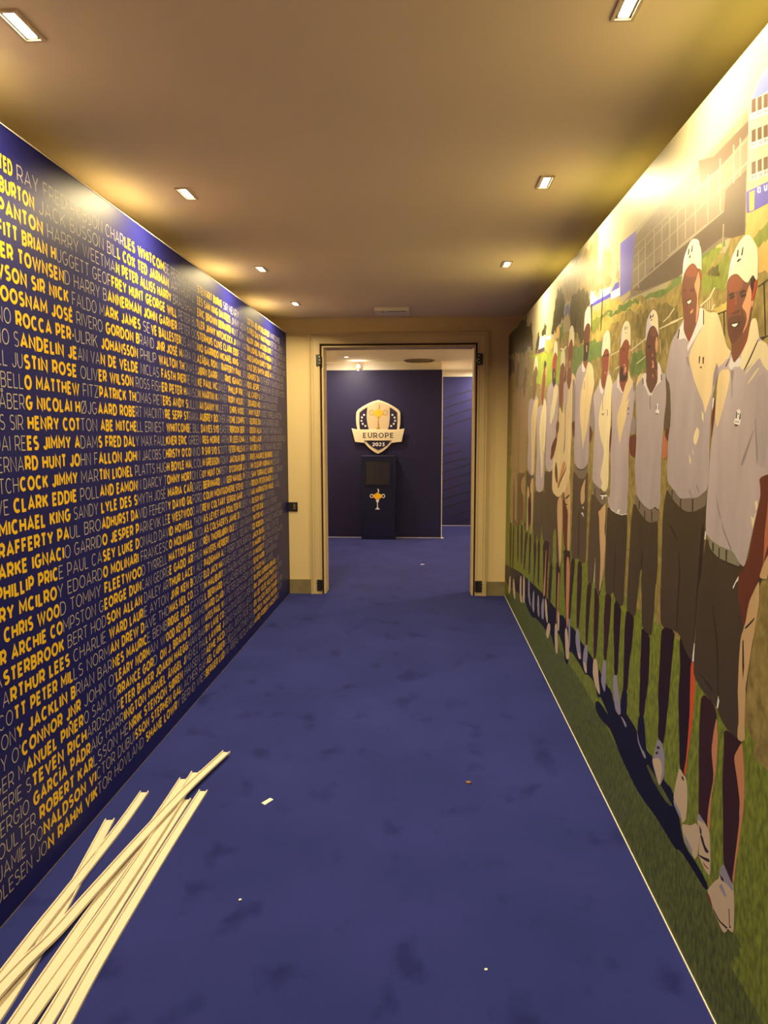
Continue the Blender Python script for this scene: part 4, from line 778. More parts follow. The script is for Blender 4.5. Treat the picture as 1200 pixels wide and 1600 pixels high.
NAME_LINES = [
 ('GEORGE DUNCAN *TED* RAY FRED ROBSON CHAR*LES WHITCOM*BE PERCY ALLISS *STEWART BURNS* SIR HENRY *COTTON ABE MITCHELL ERNEST* WHITCOMBE',[2.013,2.084,2.849,3.287,3.754,4.212,4.807,5.484]),
 ('DICK *BURTON* JACK BUSSON BIL*L COX TED JARMAN* ARTHUR L*EES SAM KING DAI REES* JIMMY ADAM*S FRED DALY MAX FAULK*NER ERIC GREEN',[2.010,2.194,2.779,3.338,3.748,4.386,4.802,5.502]),
 ("JOHN *PANTON* HARRY WEETMA*N PETER ALLISS HARRY* BRADSHAW *ERIC BROWN BERNARD H*UNT JOHN F*ALLON JOHN JACOBS CHR*ISTY O'CONNOR SNR",[1.998,2.239,2.761,3.366,3.743,4.453,4.779,5.519]),
 ('RALPH *MOFFITT BRIAN H*UGGETT GEOF*FREY HUNT GEORGE WILL* PETER BU*TLER JIMMY HITCHCOCK JI*MMY MAR*TIN LIONEL PLATTS HUGH* BOYLE MALCOLM',[1.884,2.310,2.716,3.434,3.727,4.493,4.774,5.525]),
 ('PET*ER TOWNSEN*D HARRY B*ANNERMAN JOHN GARNER* PETER OO*STERHUIS CLIVE CLARK EDD*IE POLL*AND EAMONN DARCY TOMM*Y HORTON GUY HUNT',[1.998,2.358,2.677,3.433,3.732,4.549,4.777,5.520]),
 ('PETER *DAWSON SIR NICK* FALDO M*ARK JAMES* SE*VE BALLESTER*OS ANTO*NIO GARRIDO MICHAEL KING* SANDY *LYLE DES SMYTH JOSÉ M*ARIA CAÑIZARES',[1.877,2.382,2.650,2.986,3.098,3.481,3.726,4.554,4.780,5.515]),
 ('IAN *WOOSNAM JOSÉ* RIVERO *GORDON B*RAND *JNR JOSÉ M*ARIA OL*AZÁBAL RON*AN *RAFFERTY PAU*L BRO*ADHURST DA*VID FEHERTY DAVID GILFORD',[1.927,2.406,2.649,2.966,3.151,3.494,3.720,4.081,4.166,4.601,4.775,5.126]),
 ('COSTANTINO *ROCCA PER-*ULRIK *JOHANSSON* PHILIP *WALTON TH*OMAS B*JØRN DARR*EN CLA*RKE IGNACI*O GARR*IDO JESPE*R PARNEVIK LEE WESTWOOD',[2.055,2.409,2.606,2.947,3.176,3.516,3.723,4.076,4.241,4.623,4.770,5.131]),
 ('PAUL LAWRIE JARMO S*ANDELIN JE*AN VA*N DE VELDE* NICLAS *FASTH PIER*RE FUL*KE PAUL MC*GINLEY *PHILLIP PRI*CE PA*UL CASEY L*UKE DONALD DAVID',[2.072,2.423,2.595,2.945,3.201,3.536,3.719,4.078,4.302,4.638,4.783,5.136]),
 ('GRAEME MCDOWELL JU*STIN ROSE* OLIV*ER WILSON* ROSS FISH*ER PETER H*ANSO*N MARTIN K*AYMER *RORY MCILR*OY E*DOARDO MO*LINARI FRANCESCO',[2.086,2.415,2.574,2.890,3.203,3.537,3.724,4.072,4.296,4.633,4.785,5.130]),
 ('RAFAEL CABRERA BELL*O MATTHEW* FITZ*PATRICK TH*OMAS PIET*ERS ANDY S*ULLIV*AN DANNY W*ILLETT *CHRIS WOO*D TO*MMY FLEET*WOOD TYRRELL HATTON',[2.083,2.427,2.573,2.907,3.210,3.556,3.736,4.074,4.318,4.652,4.797,5.127]),
 ('LUDVIG ÅBER*G NICOLAI H*ØJG*AARD ROBE*RT MACINTY*RE SEPP ST*RAKA *AUBREY BO*OMER AR*CHIE COMPS*TON *GEORGE DU*NCAN GEORGE GADD',[2.084,2.426,2.557,2.897,3.231,3.560,3.734,4.069,4.317,4.667,4.809,5.130]),
 ('STEWART BURNS SIR *HENRY COT*TON *ABE MITCHE*LL ERNEST *WHITCOMB*E BILL *DAVIES SYD* EASTE*RBROOK BER*T H*ODSON ALLA*N DAILEY ARTHUR LACEY',[2.088,2.420,2.572,2.905,3.242,3.564,3.750,4.087,4.311,4.661,4.804,5.145]),
 ('SAM KING DAI RE*ES JIMMY A*DAM*S FRED DAL*Y MAX FAUL*KNER ERIC *GREEN *REG HORNE* ARTHU*R LEES CHA*RLIE *WARD LAUR*IE AYTON JNR KEN BOUSFIELD',[2.079,2.414,2.548,2.886,3.231,3.544,3.771,4.097,4.314,4.656,4.799,5.139]),
 ("ERIC BROWN BERNA*RD HUNT JO*HN F*ALLON JOH*N JACOBS C*HRISTY O'CO*NNO*R SNR SYD S*COTT P*ETER MILLS N*ORM*AN DREW D*AVE THOMAS NEIL COLES",[2.062,2.408,2.544,2.893,3.225,3.579,3.758,4.083,4.300,4.662,4.806,5.108]),
 ('PETER BUTLER JIMMY HITCH*COCK JIMMY* MAR*TIN LIONEL *PLATTS HUG*H BOYLE MA*LCOL*M GREGSON* TONY *JACKLIN BRI*AN BA*RNES MAURICE BEMBRID*GE ALEX',[2.029,2.384,2.543,2.868,3.230,3.577,3.760,4.077,4.290,4.657,4.806,5.498]),
 ("PETER OOSTERHUIS CLIVE *CLARK EDDIE* POLL*AND EAMON*N DARCY T*OMMY HORT*ON G*UY HUNT CH*RISTY *O'CONNOR J*NR JO*HN O'LEARY NORMAN W*OOD KEN",[1.990,2.373,2.543,2.888,3.227,3.579,3.750,4.081,4.275,4.640,4.818,5.506]),
 ('GARRIDO *MICHAEL KING* SANDY *LYLE DES S*MYTH JOSÉ *MARIA CAÑ*IZARES *BERNHARD* LAN*GER MANUEL P*IÑERO *SAM TORRANCE GORD*ON J. BRAND',[1.912,2.323,2.547,2.882,3.230,3.586,3.762,4.079,4.219,4.639,4.831,5.511]),
 ('RONAN *RAFFERTY PA*UL BRO*ADHURST DA*VID FEHERT*Y DAVID GIL*FORD *COLIN MONTGOMERIE STEVE*N RICHA*RDSON PETER BAKER J*OAKIM',[1.903,2.308,2.546,2.886,3.228,3.580,3.761,4.601,4.825,5.505]),
 ('DARREN CL*ARKE IGNACI*O GARRID*O JESPER P*ARNEVIK LE*E WESTWOO*D AND*REW COLTART SERGIO GAR*CÍA PÁDR*AIG HARRINGTON MIGUE*L ÁNGEL',[1.897,2.268,2.544,2.890,3.222,3.575,3.737,4.572,4.820,5.524]),
 ('PAUL MCGINLEY *PHILLIP PRIC*E PAUL CA*SEY LUKE D*ONALD DAV*ID HOWELL* THOM*AS LEVET IAN POULTER R*OBERT KA*RLSSON HEN*RIK STENSON',[1.882,2.224,2.543,2.885,3.229,3.569,3.749,4.525,4.833,5.164]),
 ('RO*RY MCILRO*Y EDOARD*O MOLINARI* FRANCESC*O MOLINARI* NICOL*AS COLSAERTS JAMIE D*ONALDSON *VICTOR DUB*UISSON STEPHEN',[1.888,2.210,2.539,2.872,3.223,3.563,3.753,4.488,4.828,5.159]),
 ('WILLETT *CHRIS WOO*D TOMMY *FLEETWOO*D TYRRELL *HATTON ALE*X NO*RÉN THORBJØRN OLE*SEN JON RAHM *VIKTOR HO*VLAND SHANE LOWRY',[1.906,2.221,2.544,2.900,3.215,3.588,3.738,4.359,4.837,5.153]),
 ('AUBREY BOOME*R ARCHIE CO*MPSTON G*EORGE DUN*CAN GEORG*E GADD AR*THUR *HAVERS HERBERT* JOLLY TED RAY FR*ED ROBSON* CHARLES WHITCOMBE',[1.882,2.235,2.538,2.887,3.217,3.562,3.733,4.246,4.832,5.169]),
 ('SYD EA*STERBROOK* BERT HOD*SON ALLAN* DAILEY AR*THUR LACE*Y ALF *PADGHAM A*LF PERRY DICK BURTON *JACK BUSS*ON BILL COX TED',[1.891,2.238,2.553,2.892,3.206,3.550,3.736,4.106,4.826,5.176]),
 ('REG HORNE A*RTHUR LEES* CHARLIE *WARD LAUR*IE AYTON *JNR KEN B*OUSFI*ELD JACK HA*RGREAVES JOHN PANTO*N HARRY W*EETMAN PETER ALLISS',[1.920,2.270,2.567,2.896,3.221,3.545,3.730,4.083,4.825,5.180]),
 ('SNR SYD SCO*TT PETER MIL*LS NORM*AN DREW D*AVE THO*MAS NEIL CO*LES TO*M HALIBURT*ON RALPH MOFFITT BRIA*N HUGGETT* GEOFFREY HUNT',[1.933,2.286,2.569,2.904,3.203,3.535,3.732,4.089,4.838,5.174]),
 ('GREGSON TON*Y JACKLIN B*RIAN BAR*NES MAURIC*E BEMB*RIDGE ALEX *CAYGIL*L BERNARD* GALLACHER PETER TOWN*SEND HARR*Y BANNERMAN',[1.940,2.298,2.585,2.927,3.172,3.499,3.732,4.072,4.832,5.169]),
 ("CHRISTY O'*CONNOR JNR* JOHN O'*LEARY NORM*AN W*OOD KEN BRO*WN HO*WARD CLAR*K PETER DAWSON NIC*K FALDO MA*RK JAMES",[1.960,2.329,2.608,2.949,3.145,3.503,3.731,4.084,4.840,5.164]),
 ('LANGER M*ANUEL PIÑER*O SAM TO*RRANCE GOR*D*ON J. BRAND B*RIAN W*AITES PAUL W*AY IAN WOOSNAM JOSÉ *RIVERO GORDON BRAND* JNR',[1.978,2.342,2.619,2.988,3.064,3.482,3.726,4.087,4.835,5.554]),
 ('MONTGOMERIE S*TEVEN RICH*ARDSON P*ETER BAKER JOAKIM HAEGG*MAN BAR*RY LANE CO*STANTINO ROCCA PER-UL*RIK JOHANSSON PHILIP W*ALTON',[2.004,2.360,2.643,3.442,3.734,4.087,4.829,5.578]),
 ('SERGIO *GARCÍA PÁDR*AIG HARR*INGTON MIGUEL ÁNGEL J*IMÉNEZ PAU*L LAWRIE J*ARMO SANDELIN JEAN V*AN DE VELDE NICLAS FAS*TH',[2.005,2.383,2.667,3.398,3.733,4.081,4.824,5.583]),
 ('IAN POULTER *ROBERT KAR*LSSON HE*NRIK STENSON SØREN* HANSEN GR*AEME MCD*OWELL JUSTIN ROSE OLIV*ER WILSON ROSS FISHER* PETER',[2.035,2.397,2.708,3.355,3.727,4.089,4.824,5.598]),
 ('JAMIE DO*NALDSON VI*CTOR DUBUI*SSON STEPHEN GAL*LACHER RAF*AEL CABRER*A BELLO MATTHEW FITZ*PATRICK THOMAS PIETERS* ANDY',[2.052,2.416,2.762,3.326,3.731,4.084,4.819,5.597]),
 ('THORBJØRN OLESEN JO*N RAHM VIK*TOR HOVLAND *SHANE LOWR*Y BERND WIES*BERGER LUD*VIG ÅBERG NICOLAI HØJG*AARD ROBERT MACINTY*RE',[2.072,2.420,2.872,3.261,3.711,4.078,4.825,5.592]),
]
CREST = {'shield':"-644,1881 -582,1863 -510,1834 -438,1795 -373,1752 -347,1716 -344,1637 -347,1551 -365,1465 -401,1385 -459,1306 -525,1234 -591,1183 -649,1154 -707,1183 -773,1234 -838,1306 -889,1386 -925,1466 -943,1552 -948,1639 -942,1718 -916,1754 -851,1796 -778,1835 -705,1864", 'field':"-644,1856 -582,1840 -510,1809 -438,1770 -383,1723 -376,1637 -380,1551 -398,1465 -430,1393 -481,1328 -540,1259 -598,1212 -648,1187 -700,1212 -758,1259 -809,1328 -860,1393 -892,1466 -910,1552 -913,1639 -906,1725 -851,1771 -778,1810 -705,1840", 'banner':"-1007,1503 -929,1484 -372,1483 -289,1497 -327,1319 -463,1302 -463,1335 -831,1335 -831,1303 -959,1315", 'blueL':"-898,1710 -851,1750 -791,1783 -800,1710 -801,1624 -790,1552 -772,1480 -892,1480 -901,1581", 'blueR':"-488,1782 -438,1752 -387,1709 -386,1608 -391,1479 -514,1479 -496,1551 -488,1637", 'blueB':"-813,1330 -474,1329 -525,1270 -583,1230 -645,1205 -707,1234 -765,1277", 'bowl':"-719,1723 -677,1740 -655,1751 -640,1760 -622,1751 -608,1740 -564,1722 -583,1688 -612,1659 -644,1647 -677,1659 -706,1688", 'stem':"-655,1652 -626,1652 -636,1623 -631,1516 -611,1481 -679,1481 -653,1516 -647,1623", 'figure':"-640,1831 -626,1817 -617,1799 -624,1768 -637,1758 -644,1763 -633,1781 -632,1803", 'stars':"-837,1681 -865,1647 -872,1601 -855,1561 -819,1532 -452,1680 -423,1644 -417,1600 -434,1560 -469,1531", 'rings':"-735,1710 -548,1709", 'europe':"-849,1440 -434,1371", 'year':"-725,1308 -558,1259"}
EMBLEM = {'bowl':"-717,599 -667,627 -646,645 -626,628 -576,603 -594,568 -618,552 -646,542 -675,552 -699,572", 'figure':"-650,690 -634,687 -626,670 -629,640 -642,645 -639,670", 'stem':"-664,545 -629,546 -625,524 -634,521 -642,495 -642,440 -613,411 -680,410 -652,440 -652,495 -659,521 -668,523", 'rings':"-725,592 -568,593"}
STRIPES = [
 (0.002,1.860,1.308,2.204),
 (0.003,1.711,1.310,2.072),
 (0.004,1.562,1.313,1.935),
 (0.005,1.424,1.315,1.799),
 (0.249,1.357,0.341,1.379),
 (0.211,1.209,0.453,1.278),
 (0.185,1.052,0.565,1.167),
 (0.160,0.917,0.668,1.056),
 (-0.005,0.724,1.290,1.084),
 (-0.005,0.581,1.292,0.958),
 (-0.004,0.440,1.294,0.819),
 (-0.003,0.313,1.297,0.652),
 (-0.003,0.175,1.299,0.517),
 (0.398,0.150,1.134,0.319),
 (0.493,0.037,1.024,0.165),
]
STRIPS = {
 'S1':[(-1.147,2.383),(-1.095,2.054),(-1.056,1.799),(-1.036,1.608),(-1.027,1.486),(-1.031,1.402)],
 'S2':[(-1.100,2.586),(-1.090,2.352),(-1.087,1.984),(-1.085,1.797),(-1.082,1.605),(-1.077,1.447)],
 'S3':[(-0.868,2.924),(-0.911,2.685),(-0.932,2.556),(-0.962,2.326),(-0.982,2.156),(-1.006,1.934),(-1.025,1.770),(-1.046,1.660),(-1.055,1.561),(-1.064,1.451)],
 'S4':[(-0.983,2.702),(-0.975,2.359),(-0.977,1.835),(-0.976,1.646),(-0.973,1.489),(-0.973,1.405)],
 'S5':[(-0.946,2.743),(-0.935,2.378),(-0.931,1.944),(-0.936,1.689),(-0.941,1.491),(-0.944,1.407)],
 'S6':[(-0.915,2.542),(-0.914,2.204),(-0.912,1.963),(-0.904,1.688),(-0.898,1.493),(-0.898,1.406)],
 'S7':[(-0.871,2.609),(-0.873,2.214),(-0.869,1.857),(-0.863,1.639),(-0.854,1.496),(-0.854,1.420)],
}

# ------------------------------------------------------------ materials
CEIL = mat('ceiling_paint', (.93, .81, .57), .9, .1, noise=(1.1, .03), bump=(60, .02))
CEILW = mat('white_ceiling_paint', (.88, .82, .74), .9, .1)
WALL = mat('cream_wall_paint', (.70, .555, .30), .85, .2, noise=(2, .03))
TRIMM = mat('cream_gloss_paint', (.58, .46, .25), .45, .4, noise=(3, .02))
BASEM = mat('olive_baseboard', (.21, .17, .09), .6, .3, noise=(9, .2))
DARK = mat('dark_seal', (.05, .02, .01), .7, .2)
BLACK = mat('black_metal', (.012, .011, .010), .45, .5)
STEEL = mat('bright_steel', (.7, .65, .55), .3, .5, 1)
BLUEP = mat('blue_satin_print', (.0105, .011, .105), 0.46, .15, noise=(40, .04))
BLUEW = mat('violet_blue_print', (.0105, .0092, .050), .5, .30, noise=(1.5, .06))
BLUES = mat('blue_stripe_print', (.018, .017, .095), .5, .30, noise=(1.5, .06))
WHITEE = mat('white_board_edge', (.85, .80, .72), .5, .3)
GOLDT = mat('gold_lettering', (.68, .43, .016), 0.46, .15)
PALET = mat('pale_grey_lettering', (.36, .325, .30), 0.46, .15)
PLASTIC = mat('white_pvc', (.65, .58, .48), .4, .35)

def carpet():
    M = mat('blue_carpet', (.030, .034, .20), .95, .04); nt = M.node_tree; b = nt.nodes['Principled BSDF']
    tc = nt.nodes['Texture Coordinate']
    def noise(sc, det=5, s=(1, 1, 1)):
        mp = nt.nodes.new('ShaderNodeMapping'); mp.inputs['Scale'].default_value = s
        nt.links.new(tc.outputs['Object'], mp.inputs[0])
        n = nt.nodes.new('ShaderNodeTexNoise'); n.inputs['Scale'].default_value = sc; n.inputs['Detail'].default_value = det
        nt.links.new(mp.outputs[0], n.inputs['Vector']); return n
    def ramp(n, p0, c0, p1, c1):
        r = nt.nodes.new('ShaderNodeValToRGB'); e = r.color_ramp.elements
        e[0].position = p0; e[0].color = (*c0, 1); e[1].position = p1; e[1].color = (*c1, 1)
        nt.links.new(n.outputs['Fac'], r.inputs[0]); return r
    def mul(a, c):
        x = nt.nodes.new('ShaderNodeMix'); x.data_type = 'RGBA'; x.blend_type = 'MULTIPLY'; x.inputs[0].default_value = 1
        nt.links.new(a.outputs[0] if a.bl_idname != 'ShaderNodeMix' else a.outputs[2], x.inputs[6]); nt.links.new(c.outputs[0], x.inputs[7]); return x
    base = ramp(noise(2.0), .35, (.0165, .0225, .145), .7, (.022, .0285, .180))
    stain = ramp(noise(6.5, 3, (1, .75, 1)), .30, (.66, .66, .72), .42, (1, 1, 1))
    fine = ramp(noise(420, 2), .3, (.84, .84, .86), .7, (1.12, 1.12, 1.1))
    x = mul(mul(base, stain), fine)
    nt.links.new(x.outputs[2], b.inputs['Base Color'])
    b.inputs['Sheen Weight'].default_value = .05
    bp = nt.nodes.new('ShaderNodeBump'); bp.inputs['Strength'].default_value = .25; bp.inputs['Distance'].default_value = .004
    n = noise(500, 2); nt.links.new(n.outputs['Fac'], bp.inputs['Height']); nt.links.new(bp.outputs[0], b.inputs['Normal'])
    return M
CARPET = carpet()

# ------------------------------------------------------------ the room
XL, XR, YE = -1.206, .698, 6.144
def slab(name, a, b, M):
    q = MB(); q.box(a, b, M); return tag(q.build(name), kind='structure')
slab('floor', (-2.7, -2.0, -.1), (2.4, 11.4, 0), CARPET)
slab('ceiling', (-2.7, -2.0, 2.4), (2.4, 11.4, 2.5), CEIL)
slab('wall_left', (-1.46, -2.0, 0), (-1.36, YE, 2.4), WALL)
slab('wall_right', (.86, -2.0, 0), (.96, YE, 2.4), WALL)
slab('wall_back', (-1.36, -2.0, 0), (.86, -1.9, 2.4), WALL)
q = MB()
q.box((-2.6, YE, 0), (-.93, YE+.16, 2.4), WALL); q.box((.455, YE, 0), (2.3, YE+.16, 2.4), WALL); q.box((-.93, YE, 2.2), (.455, YE+.16, 2.4), WALL)
tag(q.build('wall_front'), kind='structure')
slab('wall_room_left', (-2.7, YE+.16, 0), (-2.6, 11.3, 2.4), WALL)
slab('wall_room_right', (2.3, YE+.16, 0), (2.4, 11.3, 2.4), WALL)
slab('wall_far_left', (-2.6, 9.765, 0), (.205, 9.90, 2.4), CEILW)
slab('wall_far_right', (.105, 11.10, 0), (2.3, 11.20, 2.4), CEILW)
slab('wall_far_side', (.105, 9.90, 0), (.205, 11.10, 2.4), CEILW)
slab('baseboard_left', (-1.36, YE-.014, 0), (-1.012, YE, .127), BASEM)
slab('baseboard_right', (.535, YE-.014, 0), (.86, YE, .124), BASEM)

# door frame without leaves
door = tag(empty('door_1', (-.24, YE, 0)), kind='structure')
def sweep(profile, M, name):
    x0, x1, z1 = -1.011, .534, 2.28; q = MB()
    for (d0, p0), (d1, p1) in zip(profile, profile[1:]):
        A = [(x0+d0, YE-p0, 0), (x0+d0, YE-p0, z1-d0), (x1-d0, YE-p0, z1-d0), (x1-d0, YE-p0, 0)]
        B = [(x0+d1, YE-p1, 0), (x0+d1, YE-p1, z1-d1), (x1-d1, YE-p1, z1-d1), (x1-d1, YE-p1, 0)]
        for i in range(3): q.poly([A[i], A[i+1], B[i+1], B[i]], M)
    return q.build(name, door, fix=False)
sweep([(0,-.001),(0,.028),(.016,.034),(.02,.024),(.03,.020),(.034,.026),(.040,.026),(.043,.022),(.078,.020),(.086,.024),(.093,.024),(.098,.016),(.098,-.02)], TRIMM, 'casing')
sweep([(.098,-.02),(.112,-.02)], DARK, 'door_seal')
sweep([(.112,-.02),(.112,.006),(.116,.010),(.126,.010),(.129,.004),(.129,-.17),(.075,-.17)], TRIMM, 'jamb')
def hinge(x0, x1, z0, z1, side):
    q = MB(); q.box((x0, YE-.036, z0), (x1, YE-.018, z1), BLACK)
    xb = x1 if side < 0 else x0
    for k in range(4):
        h = (z1-z0)/4; q.cyl((xb, YE-.036, z0+k*h+.002), .009, 2, h-.004, BLACK, 12)
    o = q.build('hinge', door, bevel=.002)
    xs = x0+.006 if side > 0 else x1-.006
    for k in range(3):
        c = MB(); zc = z0+(z1-z0)*(.2+.3*k); xc = xs if z0 > 1 else (x1-.004 if side > 0 else x0+.004)
        c.cyl((xc, YE-.040, zc), .006, 1, .006, STEEL, 10); sc = c.build('screw', door); sc.parent = o
hinge(-.944, -.905, 2.0, 2.092, -1); hinge(.436, .478, 1.995, 2.09, 1)
hinge(-.958, -.912, .035, .130, -1); hinge(.443, .497, .038, .134, 1)

sw = tag(empty('wall_switch', (-1.17, YE, .78)), 'dark square wall switch beside the far edge of the blue name wall', 'switch')
q = MB(); q.box((-1.215, YE-.010, .738), (-1.126, YE, .818), BLACK); q.build('cover_plate', sw, bevel=.003)
q = MB(); q.box((-1.165, YE-.014, .752), (-1.142, YE-.010, .804), mat('grey_rocker', (.10, .085, .06), .4, .4)); q.build('rocker', sw, bevel=.002)

# ------------------------------------------------------------ name wall (left panel)
nw = tag(empty('name_wall', (XL-.04, 2.3, 0)), 'long dark blue panel wall printed with lines of gold and grey names', 'wall panel')
q = MB(); q.box((XL-.08, -1.6, .004), (XL, YE-.006, 2.278), BLUEP); q.build('board', nw)
q = MB(); q.box((XL-.08, -1.6, 2.278), (XL+.002, YE-.006, 2.281), WHITEE); q.build('top_edge', nw)
q = MB(); q.box((XL-.002, -1.6, .001), (XL+.0004, YE-.006, .0035), BASEM); q.build('base_edge', nw)
CAP = .0455
for i, (line, bounds) in enumerate(NAME_LINES):
    z = 2.172-.06106*i-CAP/2; q = MB(); segs = line.split('*'); bounds = list(bounds)
    for k, t in enumerate(segs):
        bold = k % 2 == 1; w, gap, M = (.215, .085, GOLDT) if bold else (.078, .15, PALET)
        quads, adv = text_quads(t, w, gap)
        if not quads: continue
        if k == 0: sc = CAP*.92; y0 = start = bounds[0]-adv*sc
        elif k < len(bounds): y0 = bounds[k-1]; sc = min(CAP*1.25, (bounds[k]-y0)/adv)
        else: y0 = bounds[-1]; sc = min(CAP*1.1, (6.10-y0)/adv)
        for j, f in enumerate(quads): q.poly([(XL+.0003+(j % 30)*.000006, y0+a*sc, z+b*CAP) for a, b in f], M)
    y1 = start-.3*CAP; bold = True                  # the list runs on towards and past the camera
    for wd in NAME_LINES[(i+12) % len(NAME_LINES)][0].replace('*', '').split()[::-1]:
        w, gap, M = (.215, .085, GOLDT) if bold else (.078, .15, PALET)
        quads, adv = text_quads(wd, w, gap); y1 -= adv*CAP*.92
        if y1 < -1.3: break
        for j, f in enumerate(quads): q.poly([(XL+.0003+(j % 30)*.000006, y1+a*CAP*.92, z+b*CAP) for a, b in f], M)
        y1 -= .3*CAP; bold = (int(y1*2.6) % 2 == 0)
    q.build('name_line', nw, fix=False)

# ------------------------------------------------------------ golf mural (right panel)
mu = tag(empty('team_photo_mural', (XR+.04, 2.3, 0)), 'floor-length photo mural of a row of men in white shirts on a golf course', 'mural')
def pm(k):
    c = lin(PRINT[k]); g = (.79, .90, 1.30)
    col = tuple(min(.9, a*b) for a, b in zip(c, g))
    big = {'lawn': (70, .42, (1, 1, .55)), 'lawnlo': (70, .45, (1, 1, .55)), 'rough': (34, .35), 'grn': (30, .22), 'grn2': (30, .22), 'ylw': (18, .25),
           'hill': (14, .2), 'bright': (16, .2), 'tree': (26, .4), 'tree2': (26, .35), 'treeh': (22, .25), 'roughd': (40, .4), 'stand': (20, .1), 'bushd': (40, .4)}
    for k2 in ('sh', 'sh2', 'shl', 'shl2', 'so', 'so2', 'sol', 'arm', 'legd', 'fshade', 'fred', 'fdark'): big[k2] = (13, .10, (1, 1, .3))
    return mat('print_'+k, col, .45, .24, noise=big.get(k))
q = MB(); q.box((XR, -1.6, .004), (XR+.08, YE-.006, 2.241), pm('lawn')); q.build('board', mu)
q = MB(); q.box((XR-.0025, -1.6, .001), (XR, YE-.006, .005), WHITEE); q.build('base_edge', mu)
STACK = []
def ragged(p, amp, n=5):
    """leafy or grassy edge: every side broken into short uneven steps"""
    out = []
    for i in range(len(p)):
        a, b = p[i-1], p[i]; l = math.hypot(b[0]-a[0], b[1]-a[1]); k = amp*min(1, l/.12)
        for j in range(n):
            t = j/n; out.append((a[0]+(b[0]-a[0])*t+(random.uniform(-k, k) if j else 0), a[1]+(b[1]-a[1])*t+(random.uniform(-k, k) if j else 0)))
    return [(min(6.137, max(-1.6, y)), min(2.2405, max(.006, z))) for y, z in out]
def layer(q, poly, col, smooth, rag=0):
    """one printed patch: lies a hair above every earlier patch that its box overlaps"""
    p = pts2(poly)
    if len(p) < 3: return
    if rag: p = ragged(p, rag)
    elif smooth and min(max(a for a, b in p)-min(a for a, b in p), max(b for a, b in p)-min(b for a, b in p)) > .026: p = soften(p)
    y0, y1, z0, z1 = min(a for a, b in p), max(a for a, b in p), min(b for a, b in p), max(b for a, b in p)
    lv = 1+max([l for a, b, c, d, l in STACK if a < y1 and b > y0 and c < z1 and d > z0], default=0)
    STACK.append((y0, y1, z0, z1, lv)); x = XR-.0002-.00001*lv
    n = len(p)
    V, _e, F = delaunay_2d_cdt([Vector(a) for a in p], [(k, (k+1) % n) for k in range(n)], [], 1, 1e-6)[:3]
    k = len(q.v); q.v += [(x, a[0], a[1]) for a in V]
    for f in F:
        a, b, c = (V[t] for t in f[:3])
        if (b-a).cross(c-a) > 0: f = f[::-1]
        q.f.append([k+t for t in f]); q.m.append(q.slot(pm(col)))
run = None
for part, col, sm, poly in MURAL_GROUND:
    if part != run or part in ('printed_tree', 'printed_lamp_post', 'printed_fence'):
        if run: cur.build(run.split('#')[0], mu, fix=False)
        cur = MB(); run = part
    layer(cur, poly, col, sm, {'printed_tree': .022, 'printed_green': .013, 'printed_rough': .02, 'printed_hill': .014, 'printed_fairway': .006}.get(part, 0))
cur.build(run.split('#')[0], mu, fix=False)
NAME = {'body': 'person', 'shoe1': 'shoe', 'shoe2': 'shoe'}
for man in MURAL_PEOPLE:
    mb = {'body': MB()}
    al = [p for part, col, poly in man for p in pts2(poly)]
    bx = [p for part, col, poly in man if part == 'polo_shirt' for p in pts2(poly)]
    ya = sum(p[0] for p in bx)/len(bx); zt = max(p[1] for p in bx); h = (max(p[0] for p in bx)-min(p[0] for p in bx))*.06
    layer(mb['body'], ' '.join('%.0f,%.0f' % (1000*a, 1000*b) for a, b in ((ya-h, zt-.78), (ya+h, zt-.78), (ya+h, zt-.1), (ya-h, zt-.1))), 'arm', False)
    for part, col, poly in man:
        mb.setdefault(part, MB()); layer(mb[part], poly, col, True)
    body = mb.pop('body').build('person', mu, fix=False)
    for part, b in mb.items():
        if not b.f: continue
        o = b.build(NAME.get(part, part), mu, fix=False); o.parent = body

# ------------------------------------------------------------ far room
pp = tag(empty('crest_partition', (-.8, 9.7, 0)), 'plain violet-blue partition wall carrying the golf crest beyond the doorway', 'partition')
q = MB(); q.box((-2.0, 9.641, .006), (.216, 9.74, 2.281), BLUEW); q.build('board', pp)
q = MB(); q.box((.216, 9.640, .006), (.224, 9.74, 2.281), WHITEE); q.build('side_edge', pp)
q = MB(); q.box((-2.0, 9.634, .0005), (.224, 9.74, .0055), WHITEE); q.build('base_edge', pp)
sp = tag(empty('striped_partition', (.9, 11.03, 0)), 'blue partition with dark slanting stripes seen past the right of the crest wall', 'partition')
q = MB(); q.box((.23, 10.986, .006), (1.9, 11.08, 2.296), BLUES); q.build('board', sp)
q = MB(); q.box((.23, 10.980, .0005), (1.9, 11.08, .0055), WHITEE); q.build('base_edge', sp)
STR = mat('dark_stripe', (.013, .010, .022), .5, .3)
for x0, z0, x1, z1 in STRIPES:
    q = MB(); up = []; lo = []
    for i in range(9):
        t = i/8; x = x0+(x1-x0)*t; z = z0+(z1-z0)*t+.035*math.sin(math.pi*t)*(x1-x0)
        h = .009*(1-.5*abs(2*t-1)**3); up.append((x, z+h)); lo.append((x, z-h))
    for i in range(8): q.poly([(a[0], 10.9855, a[1]) for a in (lo[i], lo[i+1], up[i+1], up[i])], STR)
    q.build('stripe', sp, fix=False)

